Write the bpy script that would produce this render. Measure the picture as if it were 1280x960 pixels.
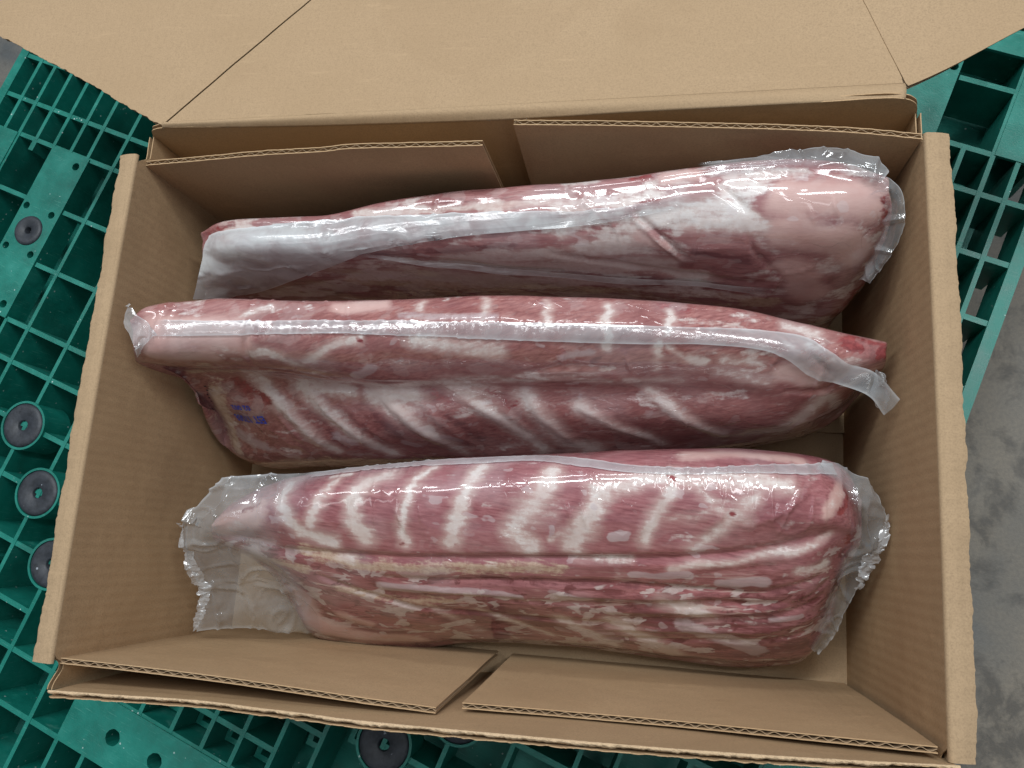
import bpy, math, random
import numpy as np
from mathutils import Matrix, Vector
from mathutils.kdtree import KDTree
from mathutils.geometry import delaunay_2d_cdt

for o in list(bpy.data.objects):
    bpy.data.objects.remove(o)
scene = bpy.context.scene
COL = scene.collection

# ------------------------------------------------------------------ camera
cam_data = bpy.data.cameras.new('camera')
cam = bpy.data.objects.new('camera', cam_data); COL.objects.link(cam)
cam_data.sensor_fit = 'HORIZONTAL'; cam_data.sensor_width = 36.0; cam_data.lens = 28.127
cam_data.clip_start = 0.02; cam_data.clip_end = 60
cam.matrix_world = Matrix(((0.982884, -0.028086, 0.182073, 0.12759),
                           (0.064244, 0.978524, -0.195866, -0.09393),
                           (-0.172662, 0.204211, 0.963580, 0.80295),
                           (0, 0, 0, 1)))
scene.camera = cam

# ------------------------------------------------------------------ indoor light: a dim grey hall and ceiling strip lamps
world = bpy.data.worlds.new('World'); scene.world = world
world.use_nodes = True
bg = world.node_tree.nodes['Background']
bg.inputs[0].default_value = (0.84, 0.92, 1.0, 1); bg.inputs[1].default_value = 0.16

def strip_lamp(name, loc, target, sx, sy, power, colour):
    d = bpy.data.lights.new(name, 'AREA'); d.shape = 'RECTANGLE'; d.size = sx; d.size_y = sy
    d.energy = power; d.color = colour
    o = bpy.data.objects.new(name, d); COL.objects.link(o)
    o.location = loc
    o.rotation_euler = (Vector(target)-Vector(loc)).to_track_quat('-Z', 'Y').to_euler()
    return o
for (loc, sx, sy, power) in [((-0.20, 1.20, 2.8), 1.5, 0.20, 54), ((1.45, 0.75, 2.8), 0.20, 1.5, 33), ((-1.45, 0.70, 2.8), 0.20, 1.5, 17),
                             ((0.35, 0.10, 2.9), 1.3, 0.16, 9), ((-0.2, 2.9, 2.8), 1.5, 0.20, 24), ((1.5, -1.1, 2.8), 0.20, 1.5, 3.5), ((-1.5, -1.1, 2.8), 0.20, 1.5, 3.5)]:
    strip_lamp('ceiling_lamp', loc, (0, 0, 0.2), sx, sy, power, (0.94, 0.98, 1.0))

vs = scene.view_settings
scene.display_settings.display_device = 'sRGB'
vs.view_transform = 'Standard'; vs.look = 'None'; vs.exposure = -0.10; vs.gamma = 1.0; vs.use_curve_mapping = False
scene.render.engine = 'CYCLES'
scene.cycles.transparent_max_bounces = 16
scene.cycles.max_bounces = 6; scene.cycles.diffuse_bounces = 3; scene.cycles.glossy_bounces = 3; scene.cycles.transmission_bounces = 4
scene.cycles.caustics_reflective = False; scene.cycles.caustics_refractive = False

# ------------------------------------------------------------------ numeric helpers

def catmull(P, n, closed=False):
    """resample a polyline of control points to n points by arclength along a Catmull-Rom curve"""
    P = np.asarray(P, float)
    k = len(P)
    if closed:
        Q = np.vstack([P[-1], P, P[0], P[1]]); segs = k
    else:
        Q = np.vstack([2*P[0]-P[1], P, 2*P[-1]-P[-2]]); segs = k-1
    t = np.linspace(0, 1, 24, endpoint=False)[:, None]
    out = []
    for i in range(segs):
        a, b, c, d = Q[i], Q[i+1], Q[i+2], Q[i+3]
        out.append(0.5*((2*b)+(-a+c)*t+(2*a-5*b+4*c-d)*t**2+(-a+3*b-3*c+d)*t**3))
    out = np.vstack(out+[(P[0] if closed else P[-1])[None]])
    s = np.r_[0, np.cumsum(np.linalg.norm(np.diff(out, axis=0), axis=1))]
    s /= s[-1]
    u = np.linspace(0, 1, n)
    return np.c_[[np.interp(u, s, out[:, j]) for j in range(out.shape[1])]].T

def loft_body(rows, ncol, nring, nbottom=0.016):
    """rows: visible control rows from the far side to the near side (world). Returns grid [ncol, nring, 3], a closed ring per column."""
    cols = np.array([catmull(r, ncol) for r in rows])          # [R, ncol, 3]
    r0, r1 = cols[0], cols[-1]
    low1 = r1.copy(); low1[:, 2] = np.minimum(r1[:, 2]*0.35, r1[:, 2]-0.012).clip(nbottom, None); low1[:, 1] += 0.008
    low0 = r0.copy(); low0[:, 2] = nbottom+0.25*(r0[:, 2]-r0[:, 2].min()); low0[:, 1] -= 0.03
    mid0 = r0.copy(); mid0[:, 2] = 0.55*r0[:, 2]; mid0[:, 1] -= 0.011
    allr = np.concatenate([cols, low1[None], low0[None], mid0[None]], 0)
    G = np.zeros((ncol, nring, 3))
    for i in range(ncol):
        G[i] = catmull(allr[:, i], nring+1, closed=True)[:-1]
    return G

def hash3(i, j, k, seed):
    h = (i*374761393+j*668265263+k*2147483647+seed*974634777) & 0xffffffff
    h = ((h ^ (h >> 13))*1274126177) & 0xffffffff
    h = ((h ^ (h >> 16))*2246822519) & 0xffffffff
    return ((h ^ (h >> 15)) & 0xffffff)/float(0xffffff)

def vnoise(P, scale, seed=0):
    """smooth value noise in -1..1 ; P [...,3] world metres, scale = features per metre"""
    Q = np.asarray(P)*scale
    I = np.floor(Q).astype(np.int64); F = Q-I
    F = F*F*F*(F*(F*6-15)+10)
    r = 0
    for a in (0, 1):
        for b in (0, 1):
            for c in (0, 1):
                w = (F[..., 0] if a else 1-F[..., 0])*(F[..., 1] if b else 1-F[..., 1])*(F[..., 2] if c else 1-F[..., 2])
                r = r+w*hash3(I[..., 0]+a, I[..., 1]+b, I[..., 2]+c, seed)
    return r*2-1

def fbm(P, scale, seed=0, octv=3, gain=0.5):
    r = 0; amp = 1; tot = 0
    for o in range(octv):
        r = r+amp*vnoise(P, scale*2.03**o, seed+o*17); tot += amp; amp *= gain
    return r/tot

def sstep(a, b, x):
    t = np.clip((x-a)/(b-a), 0, 1)
    return t*t*(3-2*t)

def dist_poly(P, L):
    """distance of points P[n,3] to a polyline L[m,3], and the fraction along it"""
    L = np.asarray(L, float)
    if len(L) == 1:
        return np.linalg.norm(P-L[0], axis=1), np.zeros(len(P))
    best = np.full(len(P), 1e9); fr = np.zeros(len(P))
    for k in range(len(L)-1):
        a, b = L[k], L[k+1]; ab = b-a
        t = np.clip(((P-a)@ab)/max(ab@ab, 1e-12), 0, 1)
        d = np.linalg.norm(P-(a+t[:, None]*ab), axis=1)
        m = d < best
        best[m] = d[m]; fr[m] = (k+t[m])/(len(L)-1)
    return best, fr

def grid_normals(G, closed=True):
    du = np.gradient(G, axis=0)
    if closed:
        dv = (np.roll(G, -1, axis=1)-np.roll(G, 1, axis=1))/2
    else:
        dv = np.gradient(G, axis=1)
    N = np.cross(du, dv)
    return N/(np.linalg.norm(N, axis=2, keepdims=True)+1e-12)


DATA = {"packs":{"far":{"rows":[[[-0.2722,0.1574,0.195],[-0.2413,0.1635,0.205],[-0.1565,0.1629,0.213],[-0.0992,0.1723,0.219],[-0.0441,0.1768,0.224],[-0.0044,0.178,0.226],[0.0469,0.1806,0.23],[0.0961,0.1837,0.234],[0.1435,0.1867,0.239],[0.1834,0.1887,0.242],[0.2222,0.1887,0.244],[0.2552,0.1858,0.242],[0.2801,0.1768,0.238]],[[-0.2703,0.1494,0.2],[-0.2339,0.1505,0.215],[-0.1498,0.1492,0.225],[-0.0931,0.1561,0.232],[-0.0392,0.1587,0.237],[-0.0004,0.1595,0.24],[0.0497,0.1604,0.245],[0.0975,0.1624,0.249],[0.1434,0.1654,0.253],[0.1822,0.1686,0.255],[0.22,0.1686,0.256],[0.2527,0.1675,0.252],[0.2815,0.1657,0.242]],[[-0.2699,0.142,0.2],[-0.232,0.1375,0.215],[-0.1483,0.1367,0.225],[-0.0922,0.1399,0.23],[-0.0383,0.1409,0.235],[0.0003,0.1417,0.237],[0.05,0.1427,0.24],[0.098,0.1429,0.243],[0.144,0.1462,0.246],[0.1829,0.1477,0.25],[0.2206,0.1488,0.252],[0.2533,0.1502,0.248],[0.2846,0.1567,0.235]],[[-0.2732,0.1347,0.19],[-0.2392,0.1295,0.2],[-0.1538,0.1293,0.21],[-0.0971,0.1309,0.213],[-0.0422,0.1297,0.216],[-0.0026,0.1289,0.218],[0.0485,0.128,0.22],[0.0977,0.1285,0.222],[0.1451,0.1294,0.226],[0.1848,0.1294,0.232],[0.2233,0.1318,0.235],[0.257,0.136,0.23],[0.2868,0.1479,0.22]],[[-0.2856,0.1285,0.165],[-0.2551,0.1246,0.17],[-0.1685,0.1262,0.175],[-0.1087,0.1268,0.178],[-0.0511,0.1248,0.18],[-0.0096,0.1236,0.18],[0.0442,0.1224,0.18],[0.0965,0.1219,0.182],[0.1469,0.1208,0.186],[0.1887,0.1191,0.195],[0.2291,0.1213,0.2],[0.2606,0.1264,0.2],[0.285,0.1372,0.2]],[[-0.2912,0.1181,0.15],[-0.2767,0.1208,0.13],[-0.1895,0.1216,0.125],[-0.1264,0.1221,0.125],[-0.0651,0.1227,0.125],[-0.0203,0.1216,0.125],[0.0379,0.1206,0.125],[0.0945,0.1182,0.125],[0.1492,0.1136,0.13],[0.1945,0.109,0.14],[0.2373,0.1105,0.15],[0.2648,0.117,0.16],[0.2836,0.1289,0.17]],[[-0.2863,0.1041,0.145],[-0.2819,0.1093,0.11],[-0.2126,0.1171,0.07],[-0.1448,0.118,0.07],[-0.079,0.1189,0.07],[-0.0308,0.118,0.07],[0.0317,0.1173,0.07],[0.0925,0.1158,0.07],[0.1515,0.1128,0.07],[0.2007,0.1078,0.08],[0.2456,0.1059,0.1],[0.2711,0.1111,0.12],[0.2845,0.1257,0.14]]],
 "feat":[["red",0.00348,0.00278,0.9,[[-0.2681,0.1486,0.2021],[-0.2591,0.1534,0.2083]]],["fat",0.00339,0.00272,0.9,[[-0.2422,0.1557,0.2148],[-0.2179,0.1553,0.2186]]],["red",0.00205,0.00205,0.7,[[-0.2511,0.1554,0.2122],[-0.2342,0.1579,0.2163]]],["muscle",0.00367,0.00245,1,[[-0.0531,0.1673,0.2362],[-0.001,0.1674,0.2399],[0.0492,0.1683,0.2448],[0.0853,0.1727,0.2478]]],["muscle",0.00334,0.00267,0.9,[[-0.2103,0.1563,0.2195],[-0.1726,0.1565,0.2231]]],["fat",0.00187,0.00187,0.9,[[-0.1182,0.1596,0.2292],[-0.0394,0.1607,0.2369],[0.0497,0.1605,0.2449]]],["muscle",0.00443,0.0019,1,[[-0.1255,0.1285,0.2103],[-0.0534,0.1312,0.2191],[-0.0044,0.1324,0.2293],[0.0433,0.1342,0.2309]]],["dark",0.00319,0.00255,0.7,[[-0.1143,0.1285,0.2122],[-0.0411,0.1305,0.2209],[0.0118,0.1328,0.2282]]],["muscle",0.00576,0.0036,1,[[-0.2811,0.1201,0.1368],[-0.2237,0.1225,0.1543],[-0.171,0.1239,0.1687],[-0.1335,0.1257,0.1888]]],["dark",0.00369,0.00369,0.7,[[-0.2585,0.12,0.1329],[-0.1747,0.1225,0.1597]]],["dark",0.00371,0.00371,0.7,[[-0.2403,0.1205,0.1367],[-0.1519,0.1217,0.1399]]],["fat",[0.00619,0.00825],0.00481,1,[[-0.146,0.1247,0.1752],[-0.0809,0.1239,0.1742],[0.0018,0.1211,0.1668]]],["cream",0.00815,0.00543,1,[[-0.1427,0.1241,0.1644],[-0.0563,0.1219,0.1591],[0.0416,0.1204,0.1571],[0.1417,0.1152,0.1539],[0.2115,0.1094,0.1569]]],["fat",[0.00612,0.00884],0.00612,0.95,[[-0.1566,0.125,0.1765],[-0.094,0.1246,0.1783],[-0.0245,0.1227,0.1742],[0.0438,0.1209,0.1763]]],["fat",[0.00379,0.00758],0.00568,1,[[-0.0431,0.1266,0.2117],[0.0097,0.1259,0.2134],[0.0426,0.1271,0.2224]]],["fat",[0.00516,0.00904],0.00387,1,[[-0.0446,0.1254,0.2056],[-0.0058,0.1241,0.1999],[0.0401,0.1238,0.201]]],["fat",0.00753,0.00377,1,[[0.0722,0.1229,0.2036],[0.1219,0.1224,0.1998],[0.1591,0.1199,0.1886]]],["fat",[0.00607,0.00971],0.00425,1,[[0.0498,0.1342,0.234],[0.0735,0.1272,0.2222],[0.1038,0.1322,0.2304]]],["fat",0.00561,0.00374,0.9,[[0.0466,0.1236,0.2016],[0.0973,0.1245,0.2084],[0.1339,0.1239,0.21]]],["fat",0.00519,0.00231,1,[[0.1142,0.1473,0.2472],[0.1438,0.1517,0.2503],[0.1661,0.1533,0.2517],[0.1829,0.1466,0.2498]]],["fat",0.0046,0.0023,1,[[0.1385,0.142,0.2443],[0.1778,0.1411,0.2457],[0.2,0.1382,0.2449]]],["fat",0.00228,0.00114,1,[[0.1685,0.1629,0.2547],[0.1854,0.1494,0.2516],[0.2043,0.1381,0.2451]]],["muscle",0.00532,0.00236,1,[[0.1496,0.1291,0.2299],[0.185,0.1276,0.2303],[0.1953,0.1224,0.2144]]],["dark",0.00417,0.00238,0.9,[[0.1511,0.1264,0.2239],[0.1892,0.1244,0.2175]]],["muscle",0.0049,0.00306,1,[[0.1461,0.1229,0.2041],[0.1819,0.1198,0.2038]]],["pale",0.01345,0.00504,1,[[0.212,0.1576,0.2554],[0.2527,0.156,0.251],[0.273,0.1563,0.243]]],["pale",0.01387,0.00578,1,[[0.2139,0.1359,0.2428],[0.2512,0.1341,0.2317],[0.2672,0.1309,0.2082]]],["pale",0.01354,0.00615,1,[[0.2192,0.1218,0.2075],[0.2403,0.1127,0.1684]]],["red",0.00284,0.00284,0.7,[[0.2804,0.16,0.2413],[0.2856,0.1503,0.2289]]],["red",0.0045,0.00386,0.9,[[0.2699,0.1093,0.1258],[0.281,0.1199,0.1472],[0.289,0.1268,0.1761]]],["fat",0.00592,0.00473,0.7,[[0.2456,0.1231,0.2038],[0.2714,0.1346,0.2148]]],["dark",0.00269,0.00269,0.6,[[0.0269,0.1198,0.1497],[0.1088,0.1175,0.1501],[0.177,0.1107,0.1561]]],["muscle",0.00402,0.00335,0.8,[[0.0343,0.1201,0.1534],[0.1221,0.1165,0.1535],[0.1868,0.1104,0.153]]],["fat",0.00276,0.00276,0.6,[[0.0538,0.1197,0.1418],[0.095,0.1178,0.1401]]],["red",0.00236,0.00236,0.7,[[0.1028,0.1771,0.2486],[0.1174,0.1772,0.2502]]],["pale",0.00465,0.00349,0.8,[[0.1261,0.175,0.2519],[0.1488,0.176,0.2539]]],["muscle",0.00298,0.00239,0.8,[[0.0431,0.1673,0.2443],[0.1088,0.1724,0.2501]]],["cream",0.00681,0.00545,0.6,[[-0.234,0.131,0.2096],[-0.2063,0.1288,0.2057]]],["fat",0.00332,0.00265,0.7,[[-0.0575,0.1257,0.1953],[-0.0484,0.124,0.1904]]],["muscle",0.00265,0.00199,0.7,[[0.005,0.1224,0.1856],[0.0171,0.1218,0.1773]]],["muscle",0.00305,0.00244,0.8,[[0.043,0.1327,0.2282],[0.0618,0.1348,0.2325]]],["red",0.00141,0.00141,0.7,[[-0.1495,0.1235,0.166]]],["pale",0.00477,0.00358,0.7,[[0.1098,0.1341,0.2336],[0.1275,0.1297,0.2286]]]],
 "wrk":[[-0.0012,0.00151,[[-0.0501,0.1699,0.2362],[-0.0511,0.1591,0.2364]]],[-0.0012,0.00143,[[0.0622,0.1534,0.2459],[0.0655,0.1607,0.2467],[0.0741,0.1564,0.2475],[0.0706,0.151,0.2455]]],[-0.0012,0.00144,[[0.1215,0.1338,0.2341],[0.1395,0.1267,0.2231],[0.1494,0.1236,0.2109]]],[-0.001,0.00135,[[0.2258,0.1485,0.2525],[0.2322,0.1403,0.2464]]],[-0.001,0.00134,[[0.2427,0.155,0.2535],[0.2469,0.1455,0.248]]],[-0.0012,0.00142,[[0.1453,0.1278,0.2234],[0.1681,0.1295,0.2288],[0.1822,0.1277,0.23]]],[-0.001,0.00154,[[-0.0795,0.1364,0.2268],[-0.077,0.1298,0.2158]]],[-0.001,0.00153,[[-0.0685,0.1371,0.2284],[-0.0687,0.1307,0.217]]],[0.003,0.00238,[[0.1066,0.1494,0.2482],[0.1274,0.1337,0.2343],[0.1469,0.125,0.214]]],[-0.002,0.00179,[[0.1038,0.1476,0.2467],[0.1245,0.1324,0.2314],[0.1447,0.1237,0.2106]]],[0.002,0.00312,[[0.0423,0.1269,0.2196],[0.0849,0.1248,0.2076],[0.1405,0.1211,0.1906],[0.2074,0.1159,0.1877]]],[0.0025,0.00285,[[0.1657,0.1648,0.2546],[0.1854,0.1494,0.2516]]],[0.002,0.00237,[[0.1838,0.1367,0.2415],[0.2011,0.1223,0.2146],[0.2149,0.1189,0.1976]]],[0.002,0.00325,[[-0.117,0.1303,0.2148],[-0.0446,0.1254,0.2056],[0.0456,0.1223,0.1922]]]],
 "film":[["film_flap",0.0022,[[[-0.26,0.1513,0.2061],[-0.2024,0.1526,0.2197],[-0.1214,0.1558,0.2286],[-0.0386,0.1542,0.238],[0.0129,0.1532,0.242],[0.05,0.1534,0.245],[0.086,0.1535,0.2479],[0.1265,0.1576,0.2516],[0.1657,0.1648,0.2546]],[[-0.2676,0.1382,0.2003],[-0.2081,0.1361,0.2183],[-0.1266,0.1425,0.2291],[-0.0382,0.1472,0.2372],[0.013,0.1479,0.2407],[0.0502,0.1482,0.2437],[0.0862,0.1496,0.2469],[0.1266,0.1542,0.2508],[0.1657,0.1618,0.2545]],[[-0.2756,0.1198,0.19],[-0.2337,0.1244,0.1836],[-0.1448,0.1302,0.215],[-0.0753,0.1366,0.2298],[-0.0122,0.141,0.2375],[0.0318,0.1438,0.2407],[0.0773,0.1468,0.2448],[0.1267,0.1518,0.2494],[0.1658,0.1596,0.254]],[[-0.2919,0.1038,0.168],[-0.2692,0.1203,0.1316],[-0.1784,0.1253,0.1795],[-0.1156,0.1308,0.2151],[-0.0388,0.1375,0.2319],[0.013,0.1402,0.2375],[0.0563,0.1416,0.241],[0.1038,0.1463,0.2467],[0.1659,0.1575,0.2531]]]],["film_fold",0.003,[[[-0.116,0.1305,0.2177],[-0.0579,0.1277,0.2069],[-0.0119,0.1245,0.2025],[0.046,0.1218,0.1953],[0.0966,0.1213,0.1859],[0.147,0.1193,0.1844],[0.2169,0.1152,0.184]],[[-0.117,0.1303,0.2148],[-0.0586,0.1267,0.2039],[-0.0125,0.1236,0.1993],[0.0452,0.122,0.189],[0.0965,0.1204,0.1827],[0.1471,0.1185,0.181],[0.2179,0.1149,0.1772]],[[-0.117,0.129,0.2144],[-0.0594,0.1264,0.2009],[-0.0137,0.1237,0.1933],[0.0449,0.1211,0.1858],[0.0963,0.1206,0.1761],[0.1472,0.1176,0.1777],[0.2184,0.1141,0.1737]]]],["bag_end",0.002,[[[0.1491,0.1878,0.243],[0.1881,0.1902,0.25],[0.2207,0.1927,0.253],[0.2447,0.1934,0.254],[0.2642,0.1868,0.254],[0.2801,0.1754,0.252]],[[0.1502,0.1811,0.246],[0.1878,0.1831,0.253],[0.2201,0.1844,0.256],[0.244,0.1833,0.257],[0.2625,0.1786,0.256],[0.2759,0.1719,0.252]],[[0.1517,0.1712,0.2535],[0.1876,0.1751,0.2554],[0.2199,0.1755,0.2569],[0.2443,0.1759,0.255],[0.2608,0.1723,0.2517],[0.2725,0.1686,0.2464]]]],["bag_end",0.002,[[[0.2691,0.171,0.254],[0.282,0.1688,0.252],[0.2901,0.158,0.248],[0.2922,0.1416,0.235],[0.2875,0.1253,0.215],[0.2814,0.1174,0.19]],[[0.2679,0.1663,0.254],[0.2804,0.1644,0.25],[0.2866,0.1547,0.245],[0.2882,0.1407,0.23],[0.2839,0.1264,0.212],[0.278,0.1187,0.19]],[[0.2668,0.1645,0.2476],[0.2768,0.1622,0.2432],[0.2819,0.1555,0.2351],[0.2832,0.1445,0.2209],[0.2806,0.133,0.1993],[0.2759,0.1238,0.175]]]]]},"mid":{"rows":[[[-0.2873,0.0632,0.245],[-0.2742,0.0754,0.243],[-0.2341,0.0824,0.235],[-0.1422,0.0858,0.225],[-0.0772,0.0893,0.22],[-0.0001,0.0933,0.218],[0.0866,0.0937,0.215],[0.1406,0.092,0.21],[0.1879,0.0891,0.205],[0.2297,0.0832,0.195],[0.2647,0.0746,0.19],[0.2892,0.0689,0.19]],[[-0.2861,0.0519,0.25],[-0.2638,0.0607,0.255],[-0.223,0.0679,0.25],[-0.1327,0.0705,0.243],[-0.0693,0.0735,0.24],[0.005,0.0769,0.238],[0.0884,0.0769,0.235],[0.1404,0.0754,0.23],[0.186,0.0727,0.225],[0.2262,0.0672,0.215],[0.2612,0.0633,0.205],[0.2875,0.0603,0.2]],[[-0.2844,0.0421,0.25],[-0.2614,0.0464,0.255],[-0.2195,0.0524,0.252],[-0.1287,0.0551,0.248],[-0.0661,0.0576,0.245],[0.0069,0.0609,0.242],[0.0894,0.061,0.24],[0.1406,0.0602,0.235],[0.1856,0.0577,0.23],[0.2253,0.0539,0.22],[0.261,0.0525,0.205],[0.288,0.056,0.198]],[[-0.289,0.0366,0.24],[-0.2628,0.0359,0.245],[-0.2211,0.0394,0.24],[-0.1324,0.0387,0.235],[-0.0687,0.0409,0.232],[0.0057,0.0436,0.23],[0.0892,0.0453,0.226],[0.1413,0.0456,0.222],[0.1871,0.0445,0.216],[0.2278,0.0433,0.205],[0.2603,0.0452,0.195],[0.2888,0.0531,0.19]],[[-0.2959,0.0327,0.225],[-0.2676,0.0312,0.22],[-0.2241,0.0334,0.215],[-0.143,0.0304,0.208],[-0.0761,0.0276,0.205],[0.0017,0.0311,0.205],[0.0885,0.0335,0.205],[0.1421,0.0354,0.203],[0.1888,0.0337,0.2],[0.2302,0.0339,0.19],[0.2606,0.0387,0.18],[0.288,0.0505,0.18]],[[-0.293,0.0347,0.208],[-0.2841,0.0364,0.18],[-0.2356,0.0352,0.175],[-0.1547,0.028,0.18],[-0.0822,0.0236,0.185],[-0.0013,0.0261,0.188],[0.0877,0.0282,0.188],[0.1427,0.0286,0.188],[0.1904,0.0281,0.185],[0.2322,0.0283,0.178],[0.2597,0.0332,0.17],[0.287,0.049,0.17]],[[-0.2881,0.0324,0.175],[-0.2817,0.0204,0.145],[-0.2352,0.0103,0.148],[-0.1542,0.0057,0.158],[-0.0806,0.0035,0.162],[0.002,0.0075,0.164],[0.0903,0.0107,0.164],[0.1469,0.0118,0.162],[0.1963,0.0143,0.158],[0.2376,0.0179,0.145],[0.2658,0.0288,0.14],[0.2878,0.0469,0.15]],[[-0.2863,0.023,0.15],[-0.2946,0.0012,0.1],[-0.2439,-0.0137,0.11],[-0.163,-0.0157,0.122],[-0.0868,-0.0136,0.125],[-0.0028,-0.0079,0.125],[0.0908,-0.002,0.125],[0.1504,0.0029,0.122],[0.2024,0.008,0.12],[0.2425,0.0136,0.115],[0.2688,0.0262,0.11],[0.2896,0.0459,0.13]],[[-0.283,0.011,0.135],[-0.2883,-0.0209,0.08],[-0.2552,-0.033,0.075],[-0.1727,-0.0288,0.085],[-0.0926,-0.0241,0.09],[-0.0063,-0.0187,0.09],[0.0908,-0.0115,0.09],[0.1533,-0.0046,0.085],[0.2082,0.0048,0.08],[0.25,0.015,0.07],[0.2729,0.0255,0.09],[0.2931,0.0473,0.11]]],
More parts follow.
